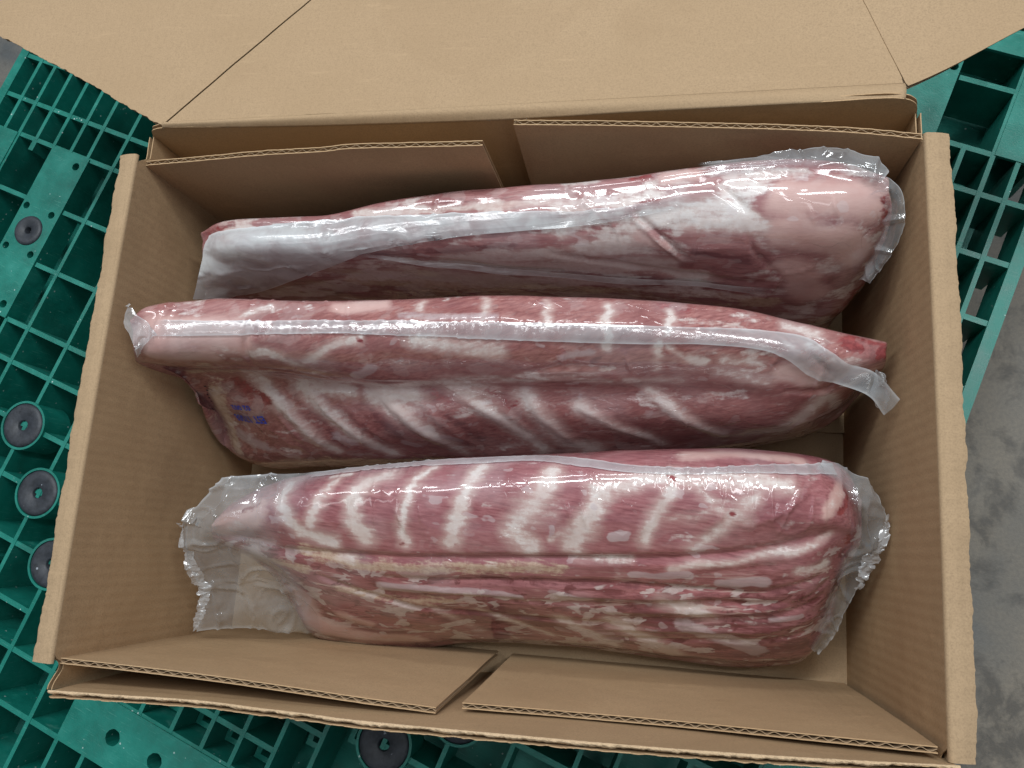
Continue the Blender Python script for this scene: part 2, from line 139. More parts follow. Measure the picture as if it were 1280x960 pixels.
 "feat":[["pale",0.01373,0.00749,1,[[-0.2683,0.0474,0.2554],[-0.2325,0.0519,0.253],[-0.2002,0.0502,0.2496]]],["pale",0.00889,0.00508,1,[[-0.269,0.0349,0.246],[-0.2264,0.0363,0.2362]]],["fat",0.00314,0.00251,0.9,[[-0.192,0.0377,0.239],[-0.1739,0.0406,0.2393],[-0.153,0.0345,0.2265]]],["fat",0.00185,0.00185,0.9,[[-0.146,0.0357,0.2303],[-0.1215,0.046,0.2424],[-0.0963,0.051,0.2441]]],["fat",0.00421,0.00301,0.9,[[-0.0574,0.0513,0.241],[-0.0299,0.0489,0.2381],[0.0091,0.0462,0.2325]]],["fat",0.0025,0.00187,0.7,[[-0.1956,0.0663,0.2498],[-0.1725,0.0748,0.2445]]],["pale",0.00496,0.00496,0.8,[[-0.1214,0.0767,0.2401],[-0.0841,0.0814,0.2365]]],["cream",[0.00806,0.00513],0.0044,1,[[-0.24,0.0315,0.2156],[-0.2665,0.0196,0.1519],[-0.2725,0.0087,0.1288],[-0.276,-0.0098,0.1002],[-0.2738,-0.0199,0.0895]]],["fat",[0.00847,0.00353],0.00353,1,[[-0.2179,0.0333,0.192],[-0.2126,0.0257,0.166],[-0.1936,0.0076,0.1553],[-0.1789,-0.0103,0.1312],[-0.1618,-0.0219,0.1137]]],["fat",[0.01053,0.00351],0.00351,1,[[-0.1727,0.0257,0.1749],[-0.1538,0.0056,0.1589],[-0.1331,-0.0117,0.1334],[-0.1077,-0.0221,0.1107]]],["fat",[0.01229,0.00341],0.00341,1,[[-0.1049,0.022,0.1828],[-0.0839,0.0065,0.1679],[-0.0642,-0.0053,0.1478],[-0.0421,-0.0189,0.1091]]],["fat",[0.00729,0.00398],0.00398,1,[[-0.0368,0.0261,0.1989],[-0.011,0.0113,0.1708],[0.0071,0.0015,0.1526],[0.03,-0.0104,0.1173]]],["fat",[0.00533,0.00733],0.00466,1,[[0.0209,0.0243,0.184],[0.0356,0.0072,0.1617],[0.051,-0.006,0.1268],[0.0715,-0.0086,0.1167]]],["fat",[0.00459,0.00394],0.00328,1,[[0.0659,0.0169,0.1759],[0.0831,0.009,0.1613],[0.1065,0.0024,0.1413],[0.1322,-0.0029,0.1142]]],["fat",[0.00255,0.00446],0.00318,1,[[0.1191,0.0287,0.1901],[0.1366,0.0172,0.1734],[0.158,0.0081,0.1516],[0.1801,0.005,0.1252]]],["fat",[0.00448,0.00704],0.00448,1,[[0.2513,0.0283,0.1685],[0.237,0.0167,0.1485],[0.2259,0.0109,0.1292],[0.1969,0.0059,0.1238]]],["fat",0.00324,0.00259,0.9,[[-0.1647,0.028,0.1818],[-0.1227,0.0266,0.194],[-0.0885,0.0238,0.1866],[-0.0302,0.0283,0.205],[0.0138,0.0302,0.2016]]],["fat",0.0074,0.00404,1,[[-0.1586,0.0267,0.1792],[-0.131,0.0243,0.1811]]],["fat",0.00925,0.00396,1,[[-0.1044,0.0213,0.1798],[-0.0722,0.0228,0.1839]]],["fat",0.00638,0.00383,0.95,[[-0.0316,0.0263,0.1988],[-0.0066,0.0242,0.1869]]],["fat",0.00185,0.00185,0.8,[[0.0006,0.0285,0.1987],[0.0278,0.033,0.211],[0.0767,0.0344,0.2106]]],["fat",0.00242,0.00242,0.7,[[0.1005,0.0328,0.2036],[0.1422,0.0335,0.2005]]],["fat",0.00237,0.00178,0.9,[[0.0439,0.0861,0.2339],[0.0448,0.0658,0.2417]]],["fat",0.00234,0.00176,0.9,[[0.0869,0.083,0.2331],[0.0869,0.0638,0.2404],[0.0882,0.0502,0.233]]],["fat",0.00174,0.00174,0.9,[[0.1334,0.0812,0.2287],[0.1303,0.0644,0.2365]]],["fat",0.00241,0.0018,0.8,[[-0.004,0.0868,0.234],[-0.002,0.068,0.2425]]],["fat",0.00184,0.00184,0.7,[[-0.0545,0.0847,0.2353],[-0.0542,0.0744,0.2396]]],["fat",0.00235,0.00176,0.9,[[0.1255,0.0546,0.2326],[0.126,0.0393,0.2138]]],["fat",0.00408,0.00117,1,[[0.1458,0.0454,0.2233],[0.1574,0.0453,0.2198]]],["fat",0.00116,0.00116,0.9,[[0.1312,0.0537,0.232],[0.1412,0.0476,0.2238]]],["fat",0.00348,0.00232,0.7,[[0.1726,0.0454,0.2209],[0.1982,0.0446,0.2169]]],["fat",0.00353,0.00295,0.7,[[0.1704,0.0393,0.2133],[0.2059,0.0353,0.2003]]],["dark",0.00237,0.00178,1,[[0.0773,0.0427,0.2227],[0.0845,0.0429,0.2253]]],["red",0.00122,0.00122,0.9,[[-0.0987,0.0497,0.2441],[-0.0942,0.0479,0.2419]]],["red",0.00121,0.00121,0.8,[[-0.043,0.0417,0.2335],[-0.04,0.0412,0.2306]]],["red",0.00235,0.00353,0.6,[[0.1229,0.0848,0.2287],[0.1461,0.0834,0.2261]]],["pale",0.01172,0.00469,1,[[0.2191,0.0421,0.2068],[0.2371,0.0411,0.1996]]],["fat",0.00437,0.00187,1,[[0.2566,0.0311,0.1708],[0.2666,0.0277,0.1394]]],["red",0.00699,0.0035,1,[[0.2626,0.0659,0.2041],[0.2862,0.06,0.2008]]],["pale",0.00475,0.00297,0.8,[[0.2731,0.0447,0.1879],[0.2817,0.0476,0.1868]]],["red",0.00562,0.00351,0.8,[[-0.2351,0.0297,0.1676],[-0.2211,0.021,0.1629],[-0.2112,0.0164,0.1589]]],["silver",0.00755,0.00604,0.7,[[-0.2616,-0.0104,0.1083],[-0.2372,-0.0204,0.1054]]],["dark",0.00762,0.0061,0.7,[[-0.2725,-0.027,0.0839],[-0.2273,-0.0295,0.09],[-0.1667,-0.0279,0.1]]],["silver",0.00569,0.00316,0.9,[[-0.0942,0.0326,0.2213],[-0.1112,0.0294,0.2106]]],["silver",0.00621,0.00276,0.7,[[-0.0537,-0.0068,0.1417],[-0.0416,-0.0098,0.132]]],["silver",0.00424,0.00282,0.8,[[-0.0925,-0.0138,0.1303],[-0.0833,-0.0161,0.1235]]],["silver",0.00713,0.00428,0.6,[[-0.1543,-0.0099,0.1355],[-0.1418,-0.0155,0.1273]]],["dark",0.00548,0.0048,0.8,[[-0.1083,0.0049,0.1642],[-0.0929,-0.0084,0.1422]]],["dark",0.0054,0.00473,0.7,[[-0.0444,0.0065,0.1682],[-0.0234,-0.008,0.1347]]],["red",0.00456,0.00587,0.55,[[-0.0576,0.0226,0.1871],[-0.0426,0.0181,0.1788]]],["red",0.00451,0.0058,0.5,[[-0.0079,0.0242,0.1869],[0.0102,0.017,0.1762]]],["dark",0.00568,0.00568,0.6,[[-0.1694,0.0073,0.1576],[-0.1517,-0.0187,0.1206]]],["dark",0.0069,0.00552,0.6,[[0.0439,-0.0098,0.1171],[0.0986,-0.0069,0.1129]]],["fat",0.00185,0.00246,0.8,[[0.0139,0.0296,0.2016],[0.0522,0.0319,0.2078],[0.0884,0.0306,0.201]]],["silver",0.00354,0.00354,0.7,[[0.0539,0.045,0.2289],[0.0777,0.0468,0.2309]]],["silver",0.00316,0.00189,0.6,[[0.0657,0.0239,0.1836]]],["silver",0.0031,0.00186,0.6,[[0.1124,0.0277,0.1876]]],["silver",0.00421,0.003,0.6,[[-0.0682,0.0703,0.2423],[-0.0304,0.0688,0.2425],[0.0063,0.0694,0.2422]]],["fat",0.00292,0.00292,0.8,[[0.2181,0.0745,0.2143],[0.2381,0.0698,0.2105]]],["cream",0.00409,0.00272,0.9,[[-0.2805,0.0351,0.1767],[-0.2243,0.034,0.1885],[-0.1871,0.0302,0.2034]]]],
 "wrk":[[-0.003,0.00636,[[-0.2256,0.0335,0.1777],[-0.1936,0.0076,0.1553],[-0.174,-0.0163,0.123]]],[-0.003,0.00628,[[-0.1684,0.0235,0.1725],[-0.1538,0.0056,0.1589],[-0.1213,-0.0174,0.1208]]],[-0.003,0.00612,[[-0.1007,0.02,0.1801],[-0.0839,0.0065,0.1679],[-0.0517,-0.0142,0.1191]]],[-0.0025,0.00595,[[-0.0376,0.0232,0.1871],[-0.011,0.0113,0.1708],[0.0181,-0.0048,0.1338]]],[-0.0025,0.00594,[[0.0242,0.0225,0.184],[0.0356,0.0072,0.1617],[0.0614,-0.0067,0.1201]]],[-0.0025,0.00528,[[0.0659,0.0169,0.1759],[0.1065,0.0024,0.1413],[0.1289,-0.0024,0.1144]]],[-0.0025,0.00513,[[0.1191,0.0267,0.1872],[0.158,0.0081,0.1516],[0.1801,0.005,0.1252]]],[-0.002,0.00592,[[-0.2628,0.0339,0.1711],[-0.2725,0.0087,0.1288],[-0.2764,-0.0164,0.0919]]],[-0.0012,0.00139,[[0.2114,0.0521,0.2214],[0.2067,0.0458,0.2153],[0.2057,0.0409,0.2103]]],[-0.0012,0.00142,[[0.2502,0.05,0.2093],[0.2448,0.0453,0.2032],[0.2395,0.0278,0.1755]]],[-0.001,0.00138,[[-0.1571,0.0408,0.2397],[-0.1666,0.0354,0.2294]]],[-0.001,0.00129,[[0.066,0.0784,0.2355],[0.0646,0.0683,0.2406]]],[-0.001,0.00129,[[0.1113,0.0855,0.23],[0.1091,0.0685,0.2379]]],[-0.001,0.00128,[[0.1496,0.0795,0.2269],[0.1438,0.0689,0.2339]]],[-0.0012,0.00142,[[0.1009,0.0488,0.2298],[0.1066,0.0379,0.2125]]],[-0.0011,0.00143,[[0.0543,0.0492,0.234],[0.056,0.0374,0.2171]]],[-0.0012,0.00159,[[0.0028,0.0323,0.2112],[0.0405,0.0351,0.2142],[0.0779,0.0357,0.2106]]],[0.004,0.00261,[[-0.2105,0.0315,0.2133],[-0.1763,0.0302,0.2109],[-0.1323,0.0272,0.1996]]],[0.002,0.00253,[[-0.1323,0.0272,0.1996],[-0.0645,0.0253,0.1989],[0.014,0.0283,0.2016],[0.0882,0.0299,0.198]]],[0.0025,0.00314,[[-0.1821,0.0598,0.2508],[-0.1919,0.0452,0.2449],[-0.1942,0.0339,0.2247]]],[0.002,0.0024,[[0.2219,0.031,0.1881],[0.252,0.0347,0.1799],[0.2587,0.041,0.189]]],[0.003,0.0029,[[0.231,0.0544,0.2188],[0.2515,0.0421,0.1969]]],[0.0012,0.00209,[[-0.1659,0.0161,0.1678],[-0.1448,-0.0068,0.1413]]],[0.0012,0.00205,[[-0.0993,0.014,0.1725],[-0.0672,-0.0127,0.1297]]],[-0.0015,0.00287,[[-0.209,0.0102,0.1539],[-0.193,-0.0136,0.1246]]],[-0.0015,0.00417,[[-0.1365,0.0136,0.1679],[-0.1045,-0.0139,0.1273]]],[-0.0015,0.00408,[[-0.0635,0.0145,0.1761],[-0.0325,-0.0106,0.1251]]],[-0.0015,0.00397,[[-0.0029,0.0165,0.1762],[0.0258,-0.0034,0.1401]]],[0.0015,0.00242,[[0.0153,0.0327,0.2111],[0.0532,0.0391,0.2202],[0.1008,0.0388,0.2159]]],[0.002,0.00248,[[-0.1058,0.0691,0.2444],[-0.1214,0.0767,0.2401],[-0.136,0.0816,0.2383]]]],
 "film":[["seam_band",0.0022,[[[-0.2633,0.0592,0.2554],[-0.1878,0.0611,0.2505],[-0.1172,0.0638,0.2468],[-0.0544,0.0648,0.2445],[0.0186,0.0659,0.2421],[0.066,0.0663,0.2412],[0.1121,0.0659,0.2386],[0.1574,0.0669,0.2335],[0.197,0.0677,0.2263],[0.226,0.0668,0.2162],[0.2458,0.0574,0.2126],[0.2627,0.0502,0.2024],[0.2796,0.0437,0.204],[0.2969,0.0256,0.2]],[[-0.2636,0.0531,0.2564],[-0.187,0.0559,0.2506],[-0.1163,0.0585,0.2477],[-0.0539,0.0597,0.2448],[0.0189,0.0599,0.2417],[0.0662,0.06,0.24],[0.1123,0.0602,0.2378],[0.1575,0.061,0.2332],[0.1968,0.0595,0.2281],[0.2212,0.0557,0.222],[0.2389,0.0482,0.211],[0.2584,0.0437,0.1962],[0.2779,0.0359,0.2015],[0.293,0.0198,0.196]],[[-0.2644,0.0474,0.2559],[-0.1871,0.0518,0.2492],[-0.1159,0.0542,0.2475],[-0.0541,0.0553,0.2428],[0.0188,0.0546,0.2389],[0.0661,0.0544,0.2361],[0.1124,0.0546,0.234],[0.1577,0.0555,0.2318],[0.197,0.0534,0.2268],[0.2175,0.0485,0.2175],[0.234,0.0419,0.2013],[0.253,0.0389,0.1896],[0.2751,0.0281,0.199],[0.2879,0.015,0.192]]]],["bag_tip",0.002,[[[-0.2804,0.0715,0.268],[-0.2739,0.0625,0.266],[-0.2673,0.056,0.262],[-0.2597,0.049,0.255]],[[-0.2853,0.0635,0.262],[-0.2784,0.0558,0.262],[-0.2718,0.05,0.26],[-0.2663,0.0451,0.2546]],[[-0.2892,0.0574,0.256],[-0.2831,0.047,0.256],[-0.2794,0.0379,0.254],[-0.2878,0.034,0.237]]]],["bag_tail",0.002,[[[0.28,0.047,0.205],[0.2856,0.0425,0.21],[0.2891,0.0349,0.208],[0.2899,0.026,0.2]],[[0.2794,0.0374,0.2],[0.2831,0.0328,0.2],[0.2869,0.0268,0.195],[0.2897,0.0211,0.188]],[[0.2783,0.0313,0.195],[0.2811,0.026,0.192],[0.2842,0.0209,0.188],[0.2918,0.0201,0.184]]]]]},"near":{"rows":[[[-0.2446,-0.0882,0.15],[-0.2303,-0.0715,0.15],[-0.1819,-0.05,0.155],[-0.0848,-0.0323,0.16],[0.0109,-0.0232,0.165],[0.0882,-0.016,0.165],[0.1443,-0.011,0.165],[0.2047,-0.0097,0.165],[0.2466,-0.0134,0.16],[0.2678,-0.0223,0.155],[0.2784,-0.0421,0.15]],[[-0.2427,-0.0934,0.165],[-0.2115,-0.082,0.175],[-0.1603,-0.0638,0.19],[-0.0719,-0.0501,0.195],[0.0182,-0.0412,0.2],[0.091,-0.0353,0.2],[0.1437,-0.031,0.2],[0.2005,-0.0312,0.2],[0.2409,-0.0341,0.19],[0.2638,-0.0405,0.175],[0.2782,-0.0533,0.155]],[[-0.2481,-0.097,0.16],[-0.2066,-0.0916,0.175],[-0.1545,-0.0827,0.19],[-0.0689,-0.075,0.197],[0.02,-0.0689,0.2],[0.0921,-0.0637,0.2],[0.1444,-0.0608,0.2],[0.2006,-0.0599,0.2],[0.2406,-0.06,0.19],[0.2634,-0.0621,0.175],[0.278,-0.0652,0.155]],[[-0.2516,-0.1024,0.15],[-0.2093,-0.1027,0.16],[-0.1574,-0.1048,0.17],[-0.0721,-0.1045,0.178],[0.0186,-0.1011,0.18],[0.0924,-0.0975,0.18],[0.1457,-0.0928,0.18],[0.2028,-0.0821,0.182],[0.2433,-0.0726,0.175],[0.2632,-0.0711,0.165],[0.279,-0.0722,0.15]],[[-0.2536,-0.1071,0.14],[-0.2078,-0.1145,0.15],[-0.155,-0.121,0.155],[-0.0754,-0.1206,0.163],[0.017,-0.116,0.165],[0.0921,-0.112,0.165],[0.1463,-0.107,0.168],[0.2046,-0.0983,0.168],[0.2393,-0.0913,0.165],[0.2594,-0.0842,0.155],[0.2777,-0.0782,0.145]],[[-0.2455,-0.1169,0.11],[-0.2035,-0.1296,0.12],[-0.1562,-0.1416,0.13],[-0.0823,-0.1426,0.135],[0.014,-0.1371,0.14],[0.0915,-0.1326,0.14],[0.1477,-0.1296,0.14],[0.2081,-0.1239,0.14],[0.2414,-0.1186,0.135],[0.2607,-0.1084,0.13],[0.2727,-0.0924,0.13]],[[-0.2317,-0.1271,0.08],[-0.206,-0.1507,0.085],[-0.1626,-0.167,0.09],[-0.0929,-0.1667,0.095],[0.0083,-0.1583,0.1],[0.0902,-0.157,0.1],[0.1495,-0.1573,0.1],[0.213,-0.154,0.1],[0.2441,-0.1484,0.1],[0.2614,-0.1345,0.1],[0.2694,-0.1116,0.11]],[[-0.2273,-0.1421,0.06],[-0.2078,-0.1708,0.055],[-0.1949,-0.1928,0.045],[-0.1476,-0.1967,0.04],[-0.0922,-0.1935,0.04],[-0.0289,-0.1815,0.05],[0.0456,-0.1776,0.055],[0.1167,-0.1798,0.055],[0.1853,-0.1819,0.055],[0.2252,-0.1791,0.055],[0.2566,-0.1724,0.055],[0.2695,-0.149,0.07]]],
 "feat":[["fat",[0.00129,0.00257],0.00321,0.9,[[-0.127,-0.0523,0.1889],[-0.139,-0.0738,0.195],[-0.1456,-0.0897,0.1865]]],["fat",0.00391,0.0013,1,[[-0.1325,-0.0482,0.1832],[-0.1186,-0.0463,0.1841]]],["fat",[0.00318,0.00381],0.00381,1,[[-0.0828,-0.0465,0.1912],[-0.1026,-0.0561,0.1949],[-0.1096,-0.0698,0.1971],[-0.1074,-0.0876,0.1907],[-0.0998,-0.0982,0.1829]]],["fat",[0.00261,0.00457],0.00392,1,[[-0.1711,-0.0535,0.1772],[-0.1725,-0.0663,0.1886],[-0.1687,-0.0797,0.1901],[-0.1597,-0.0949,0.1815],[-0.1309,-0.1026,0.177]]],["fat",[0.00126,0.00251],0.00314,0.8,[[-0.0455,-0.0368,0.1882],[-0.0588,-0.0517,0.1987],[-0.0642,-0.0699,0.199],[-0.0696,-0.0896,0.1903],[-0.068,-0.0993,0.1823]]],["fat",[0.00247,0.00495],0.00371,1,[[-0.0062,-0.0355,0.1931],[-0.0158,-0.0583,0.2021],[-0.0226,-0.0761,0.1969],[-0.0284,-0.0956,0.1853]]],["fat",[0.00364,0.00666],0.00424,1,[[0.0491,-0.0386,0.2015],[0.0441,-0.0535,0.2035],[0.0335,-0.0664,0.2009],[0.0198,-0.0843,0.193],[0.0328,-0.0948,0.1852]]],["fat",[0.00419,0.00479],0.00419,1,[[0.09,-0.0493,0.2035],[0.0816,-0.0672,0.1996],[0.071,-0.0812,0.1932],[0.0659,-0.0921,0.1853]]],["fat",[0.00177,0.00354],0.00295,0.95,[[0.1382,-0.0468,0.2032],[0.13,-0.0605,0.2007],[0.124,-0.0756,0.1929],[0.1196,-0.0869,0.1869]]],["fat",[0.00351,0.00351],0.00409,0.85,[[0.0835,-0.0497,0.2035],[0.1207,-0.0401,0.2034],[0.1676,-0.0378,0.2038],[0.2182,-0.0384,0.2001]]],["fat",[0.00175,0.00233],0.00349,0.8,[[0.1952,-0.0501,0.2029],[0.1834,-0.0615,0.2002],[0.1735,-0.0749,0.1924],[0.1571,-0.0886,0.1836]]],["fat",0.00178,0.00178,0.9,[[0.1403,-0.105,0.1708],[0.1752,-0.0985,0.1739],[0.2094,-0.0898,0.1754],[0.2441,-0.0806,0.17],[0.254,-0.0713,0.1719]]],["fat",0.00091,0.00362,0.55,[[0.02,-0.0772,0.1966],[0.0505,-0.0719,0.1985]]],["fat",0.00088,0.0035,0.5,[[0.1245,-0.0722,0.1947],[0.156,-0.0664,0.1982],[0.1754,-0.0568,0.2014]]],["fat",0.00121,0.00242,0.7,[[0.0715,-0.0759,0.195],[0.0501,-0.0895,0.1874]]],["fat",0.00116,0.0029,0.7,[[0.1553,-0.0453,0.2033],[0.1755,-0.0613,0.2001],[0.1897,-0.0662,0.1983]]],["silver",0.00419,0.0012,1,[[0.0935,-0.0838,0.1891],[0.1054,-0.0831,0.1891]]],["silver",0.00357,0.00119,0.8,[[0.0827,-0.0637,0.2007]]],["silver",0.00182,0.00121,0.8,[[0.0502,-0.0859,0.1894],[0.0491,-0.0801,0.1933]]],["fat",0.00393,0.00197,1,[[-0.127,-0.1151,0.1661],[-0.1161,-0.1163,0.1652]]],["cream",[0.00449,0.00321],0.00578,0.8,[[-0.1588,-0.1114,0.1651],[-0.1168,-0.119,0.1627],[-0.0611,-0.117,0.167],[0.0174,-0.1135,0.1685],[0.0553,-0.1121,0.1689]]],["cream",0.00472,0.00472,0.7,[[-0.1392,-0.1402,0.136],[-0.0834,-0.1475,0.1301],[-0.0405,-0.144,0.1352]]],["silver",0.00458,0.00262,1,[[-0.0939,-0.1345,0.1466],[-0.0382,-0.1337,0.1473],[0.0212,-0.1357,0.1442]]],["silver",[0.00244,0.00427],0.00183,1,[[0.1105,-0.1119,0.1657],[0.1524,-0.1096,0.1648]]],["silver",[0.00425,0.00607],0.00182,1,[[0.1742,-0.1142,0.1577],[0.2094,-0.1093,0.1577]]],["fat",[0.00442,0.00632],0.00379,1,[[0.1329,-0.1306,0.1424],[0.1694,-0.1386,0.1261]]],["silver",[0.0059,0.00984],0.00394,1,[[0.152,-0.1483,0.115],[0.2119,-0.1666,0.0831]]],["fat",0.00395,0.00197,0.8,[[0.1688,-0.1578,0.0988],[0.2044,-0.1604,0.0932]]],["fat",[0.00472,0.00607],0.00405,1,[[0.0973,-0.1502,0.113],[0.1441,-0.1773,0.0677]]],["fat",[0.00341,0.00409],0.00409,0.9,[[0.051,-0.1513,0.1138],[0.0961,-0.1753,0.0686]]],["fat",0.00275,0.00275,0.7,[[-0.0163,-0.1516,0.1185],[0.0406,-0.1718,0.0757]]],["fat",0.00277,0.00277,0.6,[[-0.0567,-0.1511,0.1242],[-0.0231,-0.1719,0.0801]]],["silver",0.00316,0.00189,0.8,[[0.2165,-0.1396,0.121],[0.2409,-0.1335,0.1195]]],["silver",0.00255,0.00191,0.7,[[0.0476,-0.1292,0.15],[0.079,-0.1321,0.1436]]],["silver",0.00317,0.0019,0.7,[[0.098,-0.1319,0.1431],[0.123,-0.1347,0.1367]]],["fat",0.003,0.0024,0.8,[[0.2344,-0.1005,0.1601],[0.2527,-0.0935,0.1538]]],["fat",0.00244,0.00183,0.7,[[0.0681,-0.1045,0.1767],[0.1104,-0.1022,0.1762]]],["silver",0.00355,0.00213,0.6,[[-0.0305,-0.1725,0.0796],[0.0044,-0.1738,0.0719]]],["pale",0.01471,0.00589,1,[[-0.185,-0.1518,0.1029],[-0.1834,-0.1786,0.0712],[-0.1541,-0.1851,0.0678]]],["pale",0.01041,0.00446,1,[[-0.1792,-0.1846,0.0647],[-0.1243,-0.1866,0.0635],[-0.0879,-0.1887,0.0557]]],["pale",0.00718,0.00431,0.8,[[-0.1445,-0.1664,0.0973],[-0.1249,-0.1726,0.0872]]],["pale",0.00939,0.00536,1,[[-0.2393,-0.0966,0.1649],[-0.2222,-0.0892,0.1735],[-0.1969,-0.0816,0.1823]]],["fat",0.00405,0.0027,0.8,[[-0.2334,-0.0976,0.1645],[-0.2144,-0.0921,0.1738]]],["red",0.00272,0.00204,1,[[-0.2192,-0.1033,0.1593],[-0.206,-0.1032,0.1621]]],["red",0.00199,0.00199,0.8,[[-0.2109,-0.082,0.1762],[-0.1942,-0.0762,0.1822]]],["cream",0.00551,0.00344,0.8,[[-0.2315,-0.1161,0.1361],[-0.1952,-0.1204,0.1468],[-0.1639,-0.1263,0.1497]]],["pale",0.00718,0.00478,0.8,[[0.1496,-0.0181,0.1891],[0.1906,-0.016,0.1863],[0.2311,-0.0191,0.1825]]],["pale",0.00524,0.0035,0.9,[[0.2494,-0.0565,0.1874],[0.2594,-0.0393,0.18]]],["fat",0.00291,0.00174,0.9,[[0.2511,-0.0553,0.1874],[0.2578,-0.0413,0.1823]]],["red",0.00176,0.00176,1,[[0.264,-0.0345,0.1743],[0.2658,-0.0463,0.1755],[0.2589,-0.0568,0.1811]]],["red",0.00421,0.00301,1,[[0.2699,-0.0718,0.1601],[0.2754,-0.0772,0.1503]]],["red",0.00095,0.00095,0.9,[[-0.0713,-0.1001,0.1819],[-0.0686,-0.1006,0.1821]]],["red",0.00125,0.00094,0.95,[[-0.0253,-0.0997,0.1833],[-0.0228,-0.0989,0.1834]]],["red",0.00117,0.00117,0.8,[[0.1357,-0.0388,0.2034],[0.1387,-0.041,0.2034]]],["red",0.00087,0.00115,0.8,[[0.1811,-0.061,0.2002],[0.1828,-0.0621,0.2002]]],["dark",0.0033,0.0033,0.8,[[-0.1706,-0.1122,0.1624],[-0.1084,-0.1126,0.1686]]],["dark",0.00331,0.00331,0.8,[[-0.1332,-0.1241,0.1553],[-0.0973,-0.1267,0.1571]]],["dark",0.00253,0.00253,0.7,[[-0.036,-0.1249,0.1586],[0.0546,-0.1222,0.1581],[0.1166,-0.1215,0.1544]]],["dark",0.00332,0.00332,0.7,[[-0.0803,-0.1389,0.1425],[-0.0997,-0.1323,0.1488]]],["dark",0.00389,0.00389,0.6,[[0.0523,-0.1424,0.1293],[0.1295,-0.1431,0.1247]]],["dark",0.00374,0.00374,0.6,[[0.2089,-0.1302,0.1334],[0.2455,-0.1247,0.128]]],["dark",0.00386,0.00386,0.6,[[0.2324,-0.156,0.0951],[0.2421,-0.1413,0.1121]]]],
 "wrk":[[0.005,0.00371,[[-0.1824,-0.1116,0.1605],[-0.1076,-0.1119,0.171],[0.0183,-0.106,0.1762],[0.1044,-0.1014,0.1763],[0.1517,-0.0971,0.1773],[0.2032,-0.0867,0.1792],[0.2493,-0.0745,0.1723]]],[0.0045,0.0025,[[-0.091,-0.1276,0.1553],[0.0162,-0.1231,0.1579],[0.0994,-0.1196,0.1574],[0.1591,-0.1203,0.153],[0.2042,-0.119,0.1479],[0.2492,-0.1039,0.1473]]],[0.004,0.00255,[[0.1039,-0.1467,0.119],[0.1468,-0.1459,0.1182],[0.2161,-0.1376,0.1238],[0.2546,-0.118,0.1272]]],[0.0035,0.0022,[[0.0138,-0.1398,0.1381],[0.123,-0.1347,0.1367],[0.169,-0.128,0.1407],[0.237,-0.1233,0.1329],[0.2588,-0.1053,0.1365]]],[0.004,0.0027,[[-0.1509,-0.1321,0.1448],[-0.0712,-0.1523,0.1224],[0.0098,-0.1548,0.1098],[0.0906,-0.1523,0.11]]],[0.002,0.0018,[[0.1641,-0.1058,0.1669],[0.2103,-0.0979,0.168],[0.2543,-0.0845,0.161]]],[0.003,0.00198,[[0.0897,-0.1663,0.0846],[0.1563,-0.1626,0.0929],[0.2196,-0.1569,0.0972],[0.2532,-0.1445,0.1008]]],[-0.0025,0.00262,[[-0.0932,-0.1345,0.1468],[-0.0382,-0.1337,0.1473],[0.0211,-0.1345,0.1443]]],[-0.0035,0.00315,[[0.0537,-0.1301,0.1472],[0.1167,-0.128,0.1457],[0.1779,-0.1248,0.143]]],[-0.0035,0.00252,[[0.0912,-0.142,0.1283],[0.1544,-0.1371,0.1297],[0.2151,-0.131,0.132],[0.25,-0.1138,0.1362]]],[-0.003,0.0026,[[0.0903,-0.1582,0.1004],[0.1555,-0.1535,0.1087],[0.218,-0.1471,0.1096],[0.2542,-0.133,0.1122]]],[-0.002,0.00173,[[0.1902,-0.0717,0.1939],[0.2173,-0.0589,0.1982],[0.2343,-0.0435,0.1956]]],[-0.0013,0.00145,[[0.0532,-0.0343,0.197],[0.0625,-0.0648,0.2009],[0.0661,-0.0803,0.1932]]],[-0.0013,0.00144,[[0.0617,-0.0327,0.197],[0.0732,-0.0642,0.2008],[0.0775,-0.0796,0.1931]]],[-0.0011,0.00133,[[0.0397,-0.035,0.1971],[0.0464,-0.051,0.2038]]],[-0.0011,0.00131,[[0.078,-0.0372,0.2012],[0.0817,-0.0503,0.2032]]],[-0.0013,0.0015,[[-0.0604,-0.047,0.1948],[-0.0518,-0.0741,0.1981],[-0.0513,-0.0909,0.1879]]],[-0.0013,0.0015,[[-0.0831,-0.0585,0.1984],[-0.0703,-0.0781,0.1956],[-0.0647,-0.0918,0.1888]]],[-0.0011,0.00142,[[-0.1513,-0.0573,0.187],[-0.1391,-0.0713,0.1955]]],[-0.001,0.00128,[[0.1837,-0.0553,0.2024],[0.1621,-0.0762,0.1925]]],[-0.0011,0.00138,[[0.2284,-0.0423,0.1979],[0.2202,-0.0587,0.1977],[0.2146,-0.0746,0.1862]]],[-0.001,0.00129,[[0.1151,-0.0474,0.2035],[0.1326,-0.05,0.2032],[0.1258,-0.0573,0.2017]]]],
